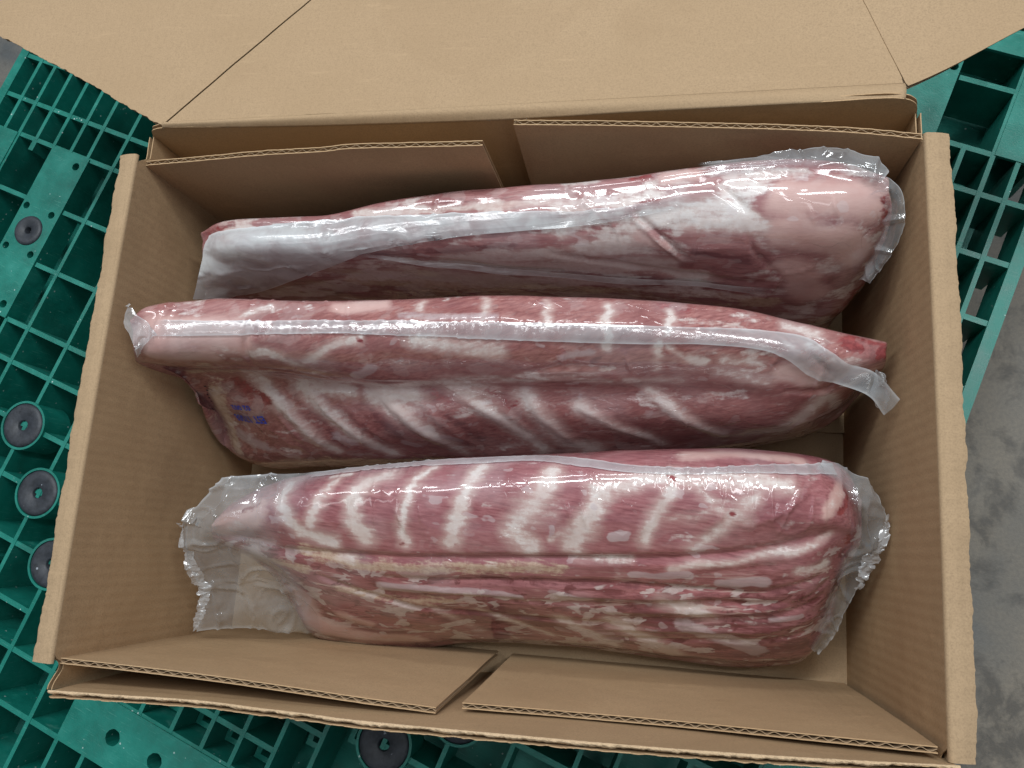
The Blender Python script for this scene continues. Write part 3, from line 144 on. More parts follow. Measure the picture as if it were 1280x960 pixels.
 "film":[["seam_band",0.002,[[[-0.1649,-0.0464,0.1692],[-0.0383,-0.0311,0.1797],[0.0269,-0.0253,0.1826],[0.0719,-0.028,0.1916],[0.1204,-0.0308,0.1994],[0.1723,-0.0296,0.1998],[0.2244,-0.0237,0.189],[0.2559,-0.0197,0.1711]],[[-0.1632,-0.0487,0.1724],[-0.0365,-0.0342,0.1859],[0.0281,-0.0284,0.1888],[0.0725,-0.031,0.1969],[0.1205,-0.034,0.2014],[0.1722,-0.0322,0.2018],[0.2236,-0.0277,0.1939],[0.2566,-0.0243,0.1756]],[[-0.1602,-0.0511,0.1783],[-0.0356,-0.0364,0.1887],[0.0287,-0.0312,0.1917],[0.0729,-0.0343,0.1992],[0.1206,-0.0365,0.2027],[0.1721,-0.0346,0.2032],[0.2233,-0.0315,0.196],[0.2581,-0.0285,0.1766]]]],["bag_end",0.002,[[[0.2488,-0.0178,0.1729],[0.2697,-0.0226,0.165],[0.2863,-0.0368,0.165],[0.2961,-0.0537,0.16],[0.2954,-0.073,0.15],[0.289,-0.0912,0.135],[0.2825,-0.1187,0.11],[0.2764,-0.1444,0.08],[0.2661,-0.1684,0.06]],[[0.2452,-0.0223,0.1794],[0.2617,-0.0288,0.175],[0.2778,-0.0413,0.172],[0.2859,-0.0563,0.165],[0.2859,-0.0736,0.152],[0.2797,-0.0919,0.135],[0.2754,-0.1155,0.11],[0.2717,-0.1399,0.085],[0.2622,-0.1662,0.06]],[[0.2415,-0.0279,0.1868],[0.2542,-0.0358,0.1838],[0.2657,-0.0492,0.1761],[0.2703,-0.0614,0.1689],[0.2698,-0.0776,0.1549],[0.2631,-0.0929,0.1447],[0.2603,-0.1147,0.1255],[0.2586,-0.1378,0.1016],[0.2539,-0.161,0.0783]]]],["bag_end",0.002,[[[-0.2395,-0.0533,0.168],[-0.2511,-0.0674,0.165],[-0.2682,-0.0845,0.16],[-0.2769,-0.104,0.152],[-0.2737,-0.1292,0.142],[-0.2691,-0.15,0.125],[-0.2729,-0.168,0.118],[-0.2784,-0.1893,0.11]],[[-0.22,-0.0516,0.174],[-0.2348,-0.0698,0.172],[-0.2523,-0.0895,0.17],[-0.2599,-0.1085,0.16],[-0.2597,-0.1303,0.142],[-0.255,-0.1492,0.12],[-0.2559,-0.1685,0.112],[-0.2639,-0.1879,0.104]],[[-0.1938,-0.0492,0.176],[-0.2141,-0.0705,0.18],[-0.2342,-0.0901,0.178],[-0.2461,-0.1103,0.16],[-0.2413,-0.1319,0.135],[-0.2281,-0.1497,0.112],[-0.2238,-0.1689,0.1],[-0.2317,-0.186,0.088]],[[-0.1664,-0.048,0.178],[-0.1835,-0.0692,0.1842],[-0.2037,-0.0883,0.1787],[-0.2089,-0.1106,0.1546],[-0.203,-0.1266,0.1297],[-0.2039,-0.1487,0.0933],[-0.2007,-0.1691,0.071],[-0.2015,-0.1874,0.0535]],[[-0.1317,-0.0466,0.1805],[-0.1404,-0.0663,0.1953],[-0.1582,-0.0861,0.1884],[-0.165,-0.1118,0.1639],[-0.1554,-0.127,0.1492],[-0.1589,-0.1454,0.1261],[-0.1697,-0.166,0.0918],[-0.1784,-0.1861,0.0624]]]]]}},"stamp":[[-0.2381,0.0025,0.1375],[-0.2418,0.0107,0.1489],[-0.2654,0.0054,0.1276],[-0.2192,0.0017,0.1422],[-0.2326,0.0133,0.1522],[-0.2457,-0.0075,0.119]],
 "stamp2":[[-0.2724,0.0273,0.1599],[-0.272,0.0239,0.1569],[-0.2736,0.0217,0.151],[-0.2739,0.019,0.1479],[-0.2737,0.0163,0.1447]],
 "box":{"far_left_tab":[[-0.3003,0.196,0.2487],[-0.2443,0.194,0.2584],[-0.1828,0.192,0.2687],[-0.133,0.19,0.2751],[-0.1157,0.19,0.278],[-0.0993,0.19,0.279],[-0.055,0.189,0.2804],[-0.0038,0.187,0.2838]],
 "far_right_tab":[[0.0144,0.213,0.2658],[0.0786,0.212,0.2626],[0.1647,0.209,0.2594],[0.2196,0.205,0.2601],[0.2615,0.2,0.2623],[0.2992,0.196,0.2598]],
 "near_left_tab":[[-0.3005,-0.197,0.2516],[-0.2545,-0.198,0.2475],[-0.1935,-0.2,0.2418],[-0.1312,-0.202,0.2416],[-0.0722,-0.205,0.2386],[-0.019,-0.208,0.2315]],
 "near_right_tab":[[-0.0039,-0.206,0.2163],[0.0649,-0.206,0.209],[0.1472,-0.204,0.213],[0.2216,-0.2,0.2334],[0.267,-0.198,0.2435],[0.2968,-0.196,0.2534]],
 "far_wall":[[-0.3107,0.2255,0.242],[-0.2846,0.2255,0.2564],[-0.1956,0.2255,0.2524],[-0.1137,0.2255,0.2507],[0.0098,0.2255,0.2511],[0.1072,0.2255,0.2565],[0.2223,0.2255,0.2609],[0.2893,0.2255,0.2616],[0.3137,0.2255,0.2325]],
 "near_wall":[[-0.303,-0.2203,0.2542],[-0.2481,-0.219,0.2512],[-0.1869,-0.2174,0.2484],[-0.1339,-0.2162,0.2566],[-0.1025,-0.2154,0.2611],[-0.0599,-0.2144,0.2687],[0.0322,-0.2118,0.2743],[0.1218,-0.209,0.2789],[0.2143,-0.206,0.2771],[0.3016,-0.203,0.2686]]},"lid":{"left_edge":[[-0.2843,0.2272,0.2573],[-0.3303,0.252,0.2543],[-0.3673,0.2741,0.2515],[-0.4738,0.33,0.2447]],
 "left_cut":[[-0.2821,0.2302,0.2569],[-0.1732,0.3488,0.2424]],
 "right_edge":[[0.2923,0.2387,0.2559],[0.3227,0.2541,0.254],[0.3718,0.284,0.2503]],
 "right_cut":[[0.2909,0.2415,0.2555],[0.2817,0.2736,0.2516],[0.2665,0.3163,0.2464]],
 "crease":[[-0.2843,0.2272,0.2573],[-0.1927,0.2239,0.2577],[-0.1108,0.2231,0.2578],[0.0111,0.2237,0.2577],[0.1072,0.227,0.2573],[0.223,0.2311,0.2568],[0.2915,0.2334,0.2565]]}}

# ------------------------------------------------------------------ scene helpers
class MB:
    """collects faces of one mesh"""
    def __init__(s): s.v = []; s.f = []; s.n = 0
    def add(s, V, Fc):
        V = np.asarray(V, float).reshape(-1, 3)
        s.v.append(V); s.f += [tuple(int(i)+s.n for i in f) for f in Fc]; s.n += len(V)
    def box(s, x0, x1, y0, y1, z0, z1):
        s.add([(x0,y0,z0),(x1,y0,z0),(x1,y1,z0),(x0,y1,z0),(x0,y0,z1),(x1,y0,z1),(x1,y1,z1),(x0,y1,z1)],
              [(0,3,2,1),(4,5,6,7),(0,1,5,4),(1,2,6,5),(2,3,7,6),(3,0,4,7)])
    def grid(s, G):
        n, m = G.shape[:2]
        I = np.arange(n*m).reshape(n, m)
        s.add(G, np.stack([I[:-1,:-1], I[1:,:-1], I[1:,1:], I[:-1,1:]], -1).reshape(-1, 4))
    def slab(s, G, N, t):
        """closed thin solid: sheet G and its copy moved by N*t"""
        n, m = G.shape[:2]
        I = np.arange(n*m).reshape(n, m); J = I+n*m
        f = [np.stack([I[:-1,:-1], I[1:,:-1], I[1:,1:], I[:-1,1:]], -1).reshape(-1, 4),
             np.stack([J[:-1,:-1], J[:-1,1:], J[1:,1:], J[1:,:-1]], -1).reshape(-1, 4)]
        rim = np.r_[I[:,0], I[-1,1:], I[::-1,-1][1:], I[0,::-1][1:-1]]
        nx = np.roll(rim, -1)
        f.append(np.stack([nx, rim, rim+n*m, nx+n*m], -1))
        s.add(np.concatenate([G.reshape(-1,3), (G+N*t).reshape(-1,3)]), np.concatenate(f))
    def lathe(s, prof, c, seg=40):
        k = len(prof); a = np.linspace(0, 2*math.pi, seg, endpoint=False)
        P = np.array([[(c[0]+r*math.cos(t), c[1]+r*math.sin(t), c[2]+z) for (r, z) in prof] for t in a])
        I = np.arange(seg*k).reshape(seg, k); I2 = np.roll(I, -1, 0)
        s.add(P, np.stack([I[:,:-1], I2[:,:-1], I2[:,1:], I[:,1:]], -1).reshape(-1, 4))
    def build(s, name, mat, parent=None, smooth=False, fix=True):
        me = bpy.data.meshes.new(name)
        me.from_pydata(np.concatenate(s.v).tolist(), [], s.f)
        me.update()
        if smooth: me.polygons.foreach_set('use_smooth', [True]*len(me.polygons))
        me.materials.append(mat)
        o = bpy.data.objects.new(name, me); COL.objects.link(o)
        if parent is not None: o.parent = parent
        return o

def tag(o, label, cat, group=None, kind=None):
    o['label'] = label; o['category'] = cat
    if group: o['group'] = group
    if kind: o['kind'] = kind
def thing(name, label, cat, group=None):
    o = bpy.data.objects.new(name, None); COL.objects.link(o); tag(o, label, cat, group); return o

# ------------------------------------------------------------------ materials
class NT:
    def __init__(s, name):
        s.m = bpy.data.materials.new(name); s.m.use_nodes = True
        s.t = s.m.node_tree; s.n = s.t.nodes; s.l = s.t.links
        s.b = s.n['Principled BSDF']; s.out = s.n['Material Output']
    def node(s, kind, **kw):
        n = s.n.new(kind)
        for k, v in kw.items(): setattr(n, k, v)
        return n
    def link(s, a, b): s.l.new(a, b)
    def coord(s, scale=(1,1,1), rot=(0,0,0)):
        tc = s.node('ShaderNodeTexCoord'); mp = s.node('ShaderNodeMapping')
        mp.inputs['Scale'].default_value = scale; mp.inputs['Rotation'].default_value = rot
        s.link(tc.outputs['Object'], mp.inputs['Vector']); return mp.outputs[0]
    def noise(s, vec, scale, detail=4, rough=0.55, dist=0.0):
        n = s.node('ShaderNodeTexNoise'); n.inputs['Scale'].default_value = scale
        n.inputs['Detail'].default_value = detail; n.inputs['Roughness'].default_value = rough
        n.inputs['Distortion'].default_value = dist
        s.link(vec, n.inputs['Vector']); return n.outputs['Fac']
    def ramp(s, fac, stops):
        r = s.node('ShaderNodeValToRGB'); e = r.color_ramp.elements
        while len(e) < len(stops): e.new(0.5)
        for i, (p, c) in enumerate(stops):
            e[i].position = p; e[i].color = c if len(c) == 4 else (*c, 1)
        s.link(fac, r.inputs[0]); return r.outputs[0]
    def mix(s, fac, a, b, mode='MIX'):
        m = s.node('ShaderNodeMix', data_type='RGBA', blend_type=mode)
        for sock, v in ((m.inputs[0], fac), (m.inputs[6], a), (m.inputs[7], b)):
            if hasattr(v, 'links'): s.link(v, sock)
            elif isinstance(v, (int, float)): sock.default_value = v
            else: sock.default_value = (*v, 1)
        return m.outputs[2]
    def math(s, op, a, b=None, c=None, clamp=False):
        m = s.node('ShaderNodeMath', operation=op); m.use_clamp = clamp
        for i, v in enumerate((a, b, c)):
            if v is None: continue
            if hasattr(v, 'links'): s.link(v, m.inputs[i])
            else: m.inputs[i].default_value = v
        return m.outputs[0]
    def attr(s, name):
        a = s.node('ShaderNodeAttribute'); a.attribute_name = name; return a.outputs['Fac']
    def bump(s, h, dist, strength=1.0, normal=None):
        b = s.node('ShaderNodeBump'); b.inputs['Distance'].default_value = dist; b.inputs['Strength'].default_value = strength
        s.link(h, b.inputs['Height'])
        if normal is not None: s.link(normal, b.inputs['Normal'])
        return b.outputs[0]
    def set(s, **kw):
        for k, v in kw.items():
            k = k.replace('_', ' ')
            i = s.b.inputs[k]
            if hasattr(v, 'links'): s.link(v, i)
            elif isinstance(v, tuple) and len(v) == 3 and i.type == 'RGBA': i.default_value = (*v, 1)
            else: i.default_value = v

def cardboard(name, base, stripe_axis=None, wear=0.5):
    t = NT(name); c = t.coord()
    dark = tuple(x*0.80 for x in base); light = tuple(min(1, x*1.10) for x in base)
    fine = t.noise(c, 760, 2, 0.7)
    fib = t.noise(t.coord((260, 900, 900)), 1.0, 1, 0.6)
    big = t.noise(c, 9, 2, 0.6)
    col = t.ramp(fine, [(0.28, dark), (0.52, base), (0.78, light)])
    col = t.mix(t.ramp(fib, [(0.55, (0,0,0)), (0.72, (0.35,)*3)]), col, light)
    col = t.mix(t.ramp(big, [(0.35, (0,0,0)), (0.75, (wear,)*3)]), col, tuple(x*y for x, y in zip(base, (0.86, 0.84, 0.80))))
    # damp blotches with an edge, scuffs and rubbed streaks
    bl = t.noise(c, 6.5, 4, 0.6, 0.6)
    col = t.mix(t.ramp(bl, [(0.54, (0,0,0)), (0.58, (0.13,)*3), (0.75, (0.17,)*3)]), col, tuple(x*y for x, y in zip(base, (0.74, 0.70, 0.66))))
    sc_ = t.noise(t.coord((22, 190, 60), (0.3, 0.2, 0.4)), 1.0, 3, 0.6)
    col = t.mix(t.ramp(sc_, [(0.62, (0,0,0)), (0.72, (0.30,)*3)]), col, tuple(min(1, x*1.22) for x in base))
    spot = t.noise(c, 140, 2, 0.5)
    col = t.mix(t.ramp(spot, [(0.72, (0,0,0)), (0.80, (0.22,)*3)]), col, (base[0]*0.6, base[1]*0.52, base[2]*0.45))
    t.set(Base_Color=col, Roughness=0.82, Specular_IOR_Level=0.22)
    b = t.bump(fine, 0.0003, 0.4)
    if stripe_axis is not None:
        sc = [0, 0, 0]; sc[stripe_axis] = 1
        w = t.node('ShaderNodeTexWave', wave_type='BANDS', bands_direction='XYZ'[stripe_axis], wave_profile='SIN')
        w.inputs['Scale'].default_value = 2*math.pi/(0.0078*2*math.pi)/3.2; w.inputs['Distortion'].default_value = 0.6
        t.link(c, w.inputs['Vector'])
        b = t.bump(w.outputs['Fac'], 0.0005, 0.30, b)
        dn = t.noise(c, 22, 3, 0.55); b = t.bump(dn, 0.006, 0.25, b)
    t.link(b, t.b.inputs['Normal'])
    return t.m
KRAFT = (0.45, 0.305, 0.175)
M_card_x = cardboard('kraft_board', KRAFT, 0)
M_card_y = cardboard('kraft_board_side', KRAFT, 1)
M_card = cardboard('kraft_board_plain', (0.375, 0.262, 0.158), 0, 0.45)
M_flute = cardboard('fluting_paper', (0.42, 0.30, 0.19))
M_torn = cardboard('torn_paper', (0.56, 0.41, 0.26), None, 0.8)

def pallet_green():
    t = NT('green_pallet_plastic'); c = t.coord()
    n = t.noise(c, 35, 5, 0.6); f = t.noise(c, 600, 3, 0.6)
    col = t.ramp(n, [(0.3, (0.004, 0.130, 0.100)), (0.55, (0.006, 0.180, 0.140)), (0.8, (0.020, 0.230, 0.185))])
    sp = t.node('ShaderNodeTexVoronoi'); sp.inputs['Scale'].default_value = 130; t.link(c, sp.inputs['Vector'])
    gate = t.noise(c, 60, 2)
    m = t.math('MULTIPLY', t.math('LESS_THAN', sp.outputs['Distance'], 0.13), t.math('GREATER_THAN', gate, 0.58))
    col = t.mix(t.math('MULTIPLY', m, 0.65), col, (0.55, 0.66, 0.64))
    scr = t.noise(t.coord((60, 900, 60), (0, 0, 0.6)), 1.0, 2)
    col = t.mix(t.ramp(scr, [(0.62, (0,0,0)), (0.72, (0.38,)*3)]), col, (0.12, 0.36, 0.30))
    gr = t.noise(c, 11, 5, 0.65, 0.5)
    col = t.mix(t.ramp(gr, [(0.50, (0,0,0)), (0.66, (0.5,)*3)]), col, (0.012, 0.085, 0.066))
    t.set(Base_Color=col, Roughness=t.ramp(n, [(0.3, (0.34,)*3), (0.7, (0.5,)*3)]), Specular_IOR_Level=0.5)
    t.link(t.bump(f, 0.0004, 0.5), t.b.inputs['Normal'])
    return t.m
M_green = pallet_green()
def rubber():
    t = NT('grey_rubber'); c = t.coord()
    n = t.noise(c, 160, 5, 0.65)
    col = t.ramp(n, [(0.3, (0.014, 0.017, 0.022)), (0.7, (0.040, 0.046, 0.058))])
    sp = t.node('ShaderNodeTexVoronoi'); sp.inputs['Scale'].default_value = 110; t.link(c, sp.inputs['Vector'])
    m = t.math('MULTIPLY', t.math('LESS_THAN', sp.outputs['Distance'], 0.16), t.math('GREATER_THAN', t.noise(c, 47, 2), 0.57))
    col = t.mix(t.math('MULTIPLY', m, 0.6), col, (0.42, 0.46, 0.52))
    t.set(Base_Color=col, Roughness=0.55); t.link(t.bump(n, 0.0006, 0.6), t.b.inputs['Normal']); return t.m
M_rubber = rubber()
def concrete():
    t = NT('stained_concrete'); c = t.coord()
    a = t.noise(c, 4.5, 6, 0.62, 0.4); b = t.noise(c, 17, 5, 0.68, 0.3); f = t.noise(c, 260, 4, 0.7)
    col = t.ramp(a, [(0.3, (0.090, 0.096, 0.098)), (0.46, (0.150, 0.138, 0.118)), (0.7, (0.235, 0.200, 0.155))])
    col = t.mix(t.ramp(b, [(0.50, (0,0,0)), (0.62, (0.7,)*3)]), col, (0.060, 0.054, 0.048))
    col = t.mix(t.ramp(f, [(0.4, (0.25,)*3), (0.6, (0,0,0))]), col, (0.07, 0.07, 0.07))
    t.set(Base_Color=col, Roughness=t.ramp(a, [(0.3, (0.45,)*3), (0.7, (0.75,)*3)])); t.link(t.bump(f, 0.001, 0.5), t.b.inputs['Normal']); return t.m
M_floor = concrete()

def meat(name, shift, muscle, ang):
    t = NT(name)
    tc = t.coord()
    mp = t.node('ShaderNodeMapping'); mp.inputs['Location'].default_value = (shift, shift*0.7, 0)
    t.link(tc, mp.inputs['Vector']); c = mp.outputs[0]
    def stretched(sx, sy, sz, a=ang):
        r = t.node('ShaderNodeMapping'); r.inputs['Rotation'].default_value = (0, 0, a); t.link(c, r.inputs['Vector'])
        m = t.node('ShaderNodeMapping'); m.inputs['Scale'].default_value = (sx, sy, sz); t.link(r.outputs[0], m.inputs['Vector']); return m.outputs[0]
    fib = t.noise(stretched(70, 520, 420), 1.0, 3, 0.6, 0.0)        # muscle fibres
    streak = t.noise(stretched(45, 300, 240), 1.0, 3, 0.6)    # feathered fat edges
    rag = t.noise(c, 230, 3, 0.65)
    mid = t.noise(c, 32, 3, 0.6)
    big = t.noise(stretched(9, 26, 20), 1.0, 3, 0.55)
    ragc = t.math('SUBTRACT', t.math('ADD', t.math('MULTIPLY', rag, 0.35), t.math('MULTIPLY', streak, 0.65)), 0.5)
    def mask(ch, lo, hi, amt=2.3):
        a = t.attr(ch)
        # ragged only where there is something to fray
        v = t.math('ADD', a, t.math('MULTIPLY', ragc, t.math('MULTIPLY', amt, t.math('MINIMUM', t.math('MULTIPLY', a, 4.0), 1.0))))
        r = t.node('ShaderNodeMapRange', interpolation_type='SMOOTHSTEP'); t.link(v, r.inputs['Value'])
        r.inputs['From Min'].default_value = lo; r.inputs['From Max'].default_value = hi
        return r.outputs[0]
    k = lambda a, b, d: (muscle[0]*a, muscle[1]*b, muscle[2]*d)
    col = t.ramp(fib, [(0.30, k(0.62, 0.50, 0.54)), (0.5, muscle), (0.70, k(1.28, 1.55, 1.52))])
    col = t.mix(t.ramp(big, [(0.40, (0,0,0)), (0.66, (0.6,)*3)]), col, k(1.10, 1.42, 1.48))
    col = t.mix(t.ramp(mid, [(0.50, (0,0,0)), (0.72, (0.55,)*3)]), col, k(0.72, 0.58, 0.66))
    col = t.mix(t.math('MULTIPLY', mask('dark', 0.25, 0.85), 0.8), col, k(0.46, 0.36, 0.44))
    # patchwork of membrane, sinew and lean on the belly side
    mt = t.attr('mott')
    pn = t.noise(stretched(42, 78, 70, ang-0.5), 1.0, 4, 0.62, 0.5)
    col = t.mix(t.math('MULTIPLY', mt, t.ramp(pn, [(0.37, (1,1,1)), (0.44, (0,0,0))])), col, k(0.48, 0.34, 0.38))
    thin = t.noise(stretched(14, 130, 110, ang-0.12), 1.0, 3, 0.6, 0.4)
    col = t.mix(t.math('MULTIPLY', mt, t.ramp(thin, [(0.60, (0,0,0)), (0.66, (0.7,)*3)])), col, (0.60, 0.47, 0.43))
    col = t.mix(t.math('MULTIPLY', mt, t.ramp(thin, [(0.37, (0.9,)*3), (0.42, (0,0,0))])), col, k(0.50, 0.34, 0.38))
    halo = t.node('ShaderNodeMapRange', interpolation_type='SMOOTHSTEP'); t.link(t.math('ADD', t.attr('halo'), t.math('MULTIPLY', ragc, 0.7)), halo.inputs['Value'])
    halo.inputs['From Min'].default_value = 0.05; halo.inputs['From Max'].default_value = 0.85
    col = t.mix(t.math('MULTIPLY', halo.outputs[0], 0.78), col, (0.54, 0.395, 0.365))
    col = t.mix(mask('pale', 0.18, 0.80, 0.6), col, t.ramp(mid, [(0.3, (0.49, 0.285, 0.262)), (0.7, (0.57, 0.385, 0.355))]))
    col = t.mix(t.math('MULTIPLY', mask('cream', 0.22, 0.80), 0.85), col, t.ramp(rag, [(0.3, (0.44, 0.31, 0.22)), (0.7, (0.60, 0.48, 0.37))]))
    col = t.mix(t.math('MULTIPLY', mask('fat', 0.18, 0.88), t.ramp(mid, [(0.35, (0.50,)*3), (0.6, (0.92,)*3)])), col, t.ramp(t.math('ADD', t.math('MULTIPLY', rag, 0.4), t.math('MULTIPLY', big, 0.6)), [(0.30, (0.56, 0.45, 0.41)), (0.5, (0.65, 0.58, 0.55)), (0.68, (0.74, 0.71, 0.70))]))
    col = t.mix(t.math('MULTIPLY', mask('silver', 0.30, 0.62, 0.6), 0.62), col, t.ramp(mid, [(0.3, (0.40, 0.31, 0.33)), (0.7, (0.55, 0.48, 0.49))]))
    col = t.mix(mask('red', 0.25, 0.75), col, t.ramp(rag, [(0.3, (0.13, 0.012, 0.018)), (0.7, (0.30, 0.060, 0.062))]))
    pn2 = t.noise(stretched(30, 52, 48, ang-0.35), 1.0, 3, 0.55, 0.4)
    pm = t.math('MULTIPLY', t.ramp(pn2, [(0.565, (0,0,0)), (0.585, (0.85,)*3), (0.64, (1,1,1))]), mt)
    col = t.mix(t.math('MULTIPLY', pm, 0.78), col, t.ramp(rag, [(0.3, (0.46, 0.38, 0.37)), (0.7, (0.64, 0.57, 0.55))]))
    # frosted patches where the film has lifted off the meat
    fr = t.noise(stretched(55, 85, 80), 1.0, 2, 0.4)
    frm = t.math('MULTIPLY', t.ramp(fr, [(0.66, (0,0,0)), (0.685, (1,1,1))]), t.ramp(t.noise(c, 14, 2), [(0.46, (0,0,0)), (0.56, (1,1,1))]))
    col = t.mix(t.math('MULTIPLY', frm, 0.34), col, (0.60, 0.53, 0.54))
    col = t.mix(t.math('MULTIPLY', t.attr('veil'), 0.6), col, (0.66, 0.68, 0.70))
    t.set(Base_Color=col, Roughness=0.40, Specular_IOR_Level=0.3, Coat_Weight=1.0, Coat_Roughness=0.07, Coat_IOR=1.55)
    t.link(t.bump(t.math('ADD', rag, fib), 0.0005, 0.30), t.b.inputs['Normal'])
    # film micro relief: long soft ripples plus a few sharp pinched folds
    wr = t.noise(stretched(13, 48, 36, ang+0.65), 1.0, 1, 0.4, 0.8)
    ridg = t.ramp(wr, [(0.475, (0,0,0)), (0.5, (1,1,1)), (0.525, (0,0,0))])
    gate = t.ramp(t.noise(c, 16, 2), [(0.45, (0,0,0)), (0.62, (1,1,1))])
    cb = t.bump(t.noise(c, 24, 1, 0.4), 0.004, 0.45); cb = t.bump(t.math('MULTIPLY', ridg, gate), 0.0010, 0.6, cb)
    t.link(cb, t.b.inputs['Coat Normal'])
    return t.m
M_meat = {'far': meat('pork_far', 3.1, (0.305, 0.122, 0.120), 0.05),
          'mid': meat('pork_mid', 7.7, (0.305, 0.116, 0.108), -0.35),
          'near': meat('pork_near', 12.3, (0.295, 0.102, 0.110), 0.08)}

def film(name, tint, haze, rough, through):
    """thin polythene: mostly see-through, a little milky, with glossy reflections"""
    t = NT(name); c = t.coord()
    n = t.noise(c, 40, 3, 0.55, 0.6); f = t.noise(c, 210, 3, 0.6)
    bmp = t.bump(n, 0.003, 0.3); bmp = t.bump(f, 0.0005, 0.25, bmp)
    tr = t.node('ShaderNodeBsdfTransparent'); tr.inputs[0].default_value = (*through, 1)
    gl = t.node('ShaderNodeBsdfGlossy'); gl.inputs['Roughness'].default_value = rough; gl.inputs['Color'].default_value = (1, 1, 1, 1)
    t.link(bmp, gl.inputs['Normal'])
    df = t.node('ShaderNodeBsdfDiffuse'); df.inputs[0].default_value = (*tint, 1); t.link(bmp, df.inputs['Normal'])
    tl = t.node('ShaderNodeBsdfTranslucent'); tl.inputs[0].default_value = (*tint, 1)
    dm = t.node('ShaderNodeMixShader'); dm.inputs[0].default_value = 0.35; t.link(df.outputs[0], dm.inputs[1]); t.link(tl.outputs[0], dm.inputs[2])
    lw = t.node('ShaderNodeLayerWeight'); lw.inputs['Blend'].default_value = 0.25
    rimv = t.attr('rim'); fade = t.attr('fade')
    hz = t.math('ADD', t.math('MULTIPLY', t.ramp(n, [(0.3, (0.55,)*3), (0.7, (1.35,)*3)]), haze), t.math('MULTIPLY', t.math('ADD', lw.outputs['Facing'], rimv), 0.34), clamp=True)
    hz = t.math('MULTIPLY', hz, fade)
    m1 = t.node('ShaderNodeMixShader'); t.link(hz, m1.inputs[0]); t.link(tr.outputs[0], m1.inputs[1]); t.link(dm.outputs[0], m1.inputs[2])
    m2 = t.node('ShaderNodeMixShader'); t.link(t.math('MULTIPLY', fade, t.math('ADD', 0.09, t.math('MULTIPLY', t.math('POWER', lw.outputs['Facing'], 3.0), 0.35), clamp=True)), m2.inputs[0]); t.link(m1.outputs[0], m2.inputs[1]); t.link(gl.outputs[0], m2.inputs[2])
    t.link(m2.outputs[0], t.out.inputs['Surface'])
    return t.m
M_film = film('clear_bag_film', (0.78, 0.83, 0.86), 0.24, 0.11, (0.95, 0.96, 0.97))
M_milk = film('milky_seam_film', (0.84, 0.89, 0.92), 0.29, 0.17, (0.95, 0.96, 0.97))
M_flap = film('milky_film_flap', (0.82, 0.87, 0.89), 0.62, 0.2, (0.95, 0.96, 0.97))
M_ruff = film('frosted_bag_hem', (0.78, 0.81, 0.84), 0.50, 0.18, (0.95, 0.96, 0.97))
def plain(name, col, rough):
    t = NT(name); n = t.noise(t.coord(), 500, 3)
    t.set(Base_Color=t.mix(n, col, tuple(x*0.6 for x in col)), Roughness=rough); return t.m
M_ink = plain('blue_ink', (0.003, 0.060, 0.55), 0.4)
M_ink2 = plain('black_ink', (0.012, 0.012, 0.03), 0.5)

# ------------------------------------------------------------------ floor of the hall
fz = -0.158
g = MB(); xs = np.linspace(-6, 6, 3)
g.grid(np.array([[(x, y, fz) for y in xs] for x in xs]))
fl = g.build('floor', M_floor); fl['kind'] = 'structure'; fl['label'] = 'stained grey concrete floor around the green pallet'

# ------------------------------------------------------------------ pallet (its own frame: u along, v across; millimetres)
pallet = thing('plastic_pallet', 'green plastic pallet with an open grid deck under the cardboard box', 'pallet')
pallet.rotation_euler = (0, 0, math.radians(-20.4))
MIR = -458.0
V0, V1 = -600.0, 640.0
U0, U1 = -827.0, 369.0
rng = random.Random(4)
ribs = MB()
def col_rib(u, v0, v1, w=4.6, top=0.0, dep=70):
    ribs.box((u-w/2)/1000, (u+w/2)/1000, v0/1000, v1/1000, (top-dep)/1000, top/1000)
def row_rib(v, u0, u1, w=5.6, top=-0.6, dep=66):
    ribs.box(u0/1000, u1/1000, (v-w/2)/1000, (v+w/2)/1000, (top-dep)/1000, top/1000)
def both_col(u, v0, v1, **k): col_rib(u, v0, v1, **k); col_rib(MIR-u, v0, v1, **k)
def both_row(v, u0, u1, **k): row_rib(v, u0, u1, **k); row_rib(v, MIR-u1, MIR-u0, **k)
# left and right border modules (mirror images along the pallet, and across it)
for u in (-791, -767, -739, -710, -683, -656):
    both_col(u, 115, 452)
both_col(-767, -240, 115); both_col(-767, 452, V1-10); both_col(-739, 100, 112, w=7)
both_col(-710, -460, -101); both_col(-650, -460, -101, w=4.2); 
for v in (159, 215, 283.5, 346, 408): both_row(v, -815, -556)
for v in (115, 452): both_row(v, -768, -556)
for v in (43, -28, -101, 524, 580): both_row(v, -768, -711); both_row(v, -650, -498)
both_col(-616, -260, 640); both_col(-556, V0+8, V1-8); both_col(-498, V0+8, V1-8)
for v in (-144, -202, -261, -321, -378): both_row(v, -815, -440)
for v in (-419, -472, -530): both_row(v, -815, -341)
for u in (-676, -615): both_col(u, -590, -261)
for u in (-440, -381): both_col(u, -590, -150)
both_col(-341, -412, -150); both_col(-341, -590, -472)
row_rib(-376, -341, -117); row_rib(-341, -381, -77); row_rib(-411, -341, -117)
for u in (-305, -268, -228, -190, -155): col_rib(u, -411, -150); col_rib(u, -590, -472)
for v in (-261, -202, -150): row_rib(v, -440, -20)
row_rib(-530, -341, -117)
for v in (0, 90, 180, 283, 380, 470, 560): row_rib(v, -498, 40)
for u in (-440, -381, -322, -263, -195, -136, -77, -18): col_rib(u, -150, V1-8)
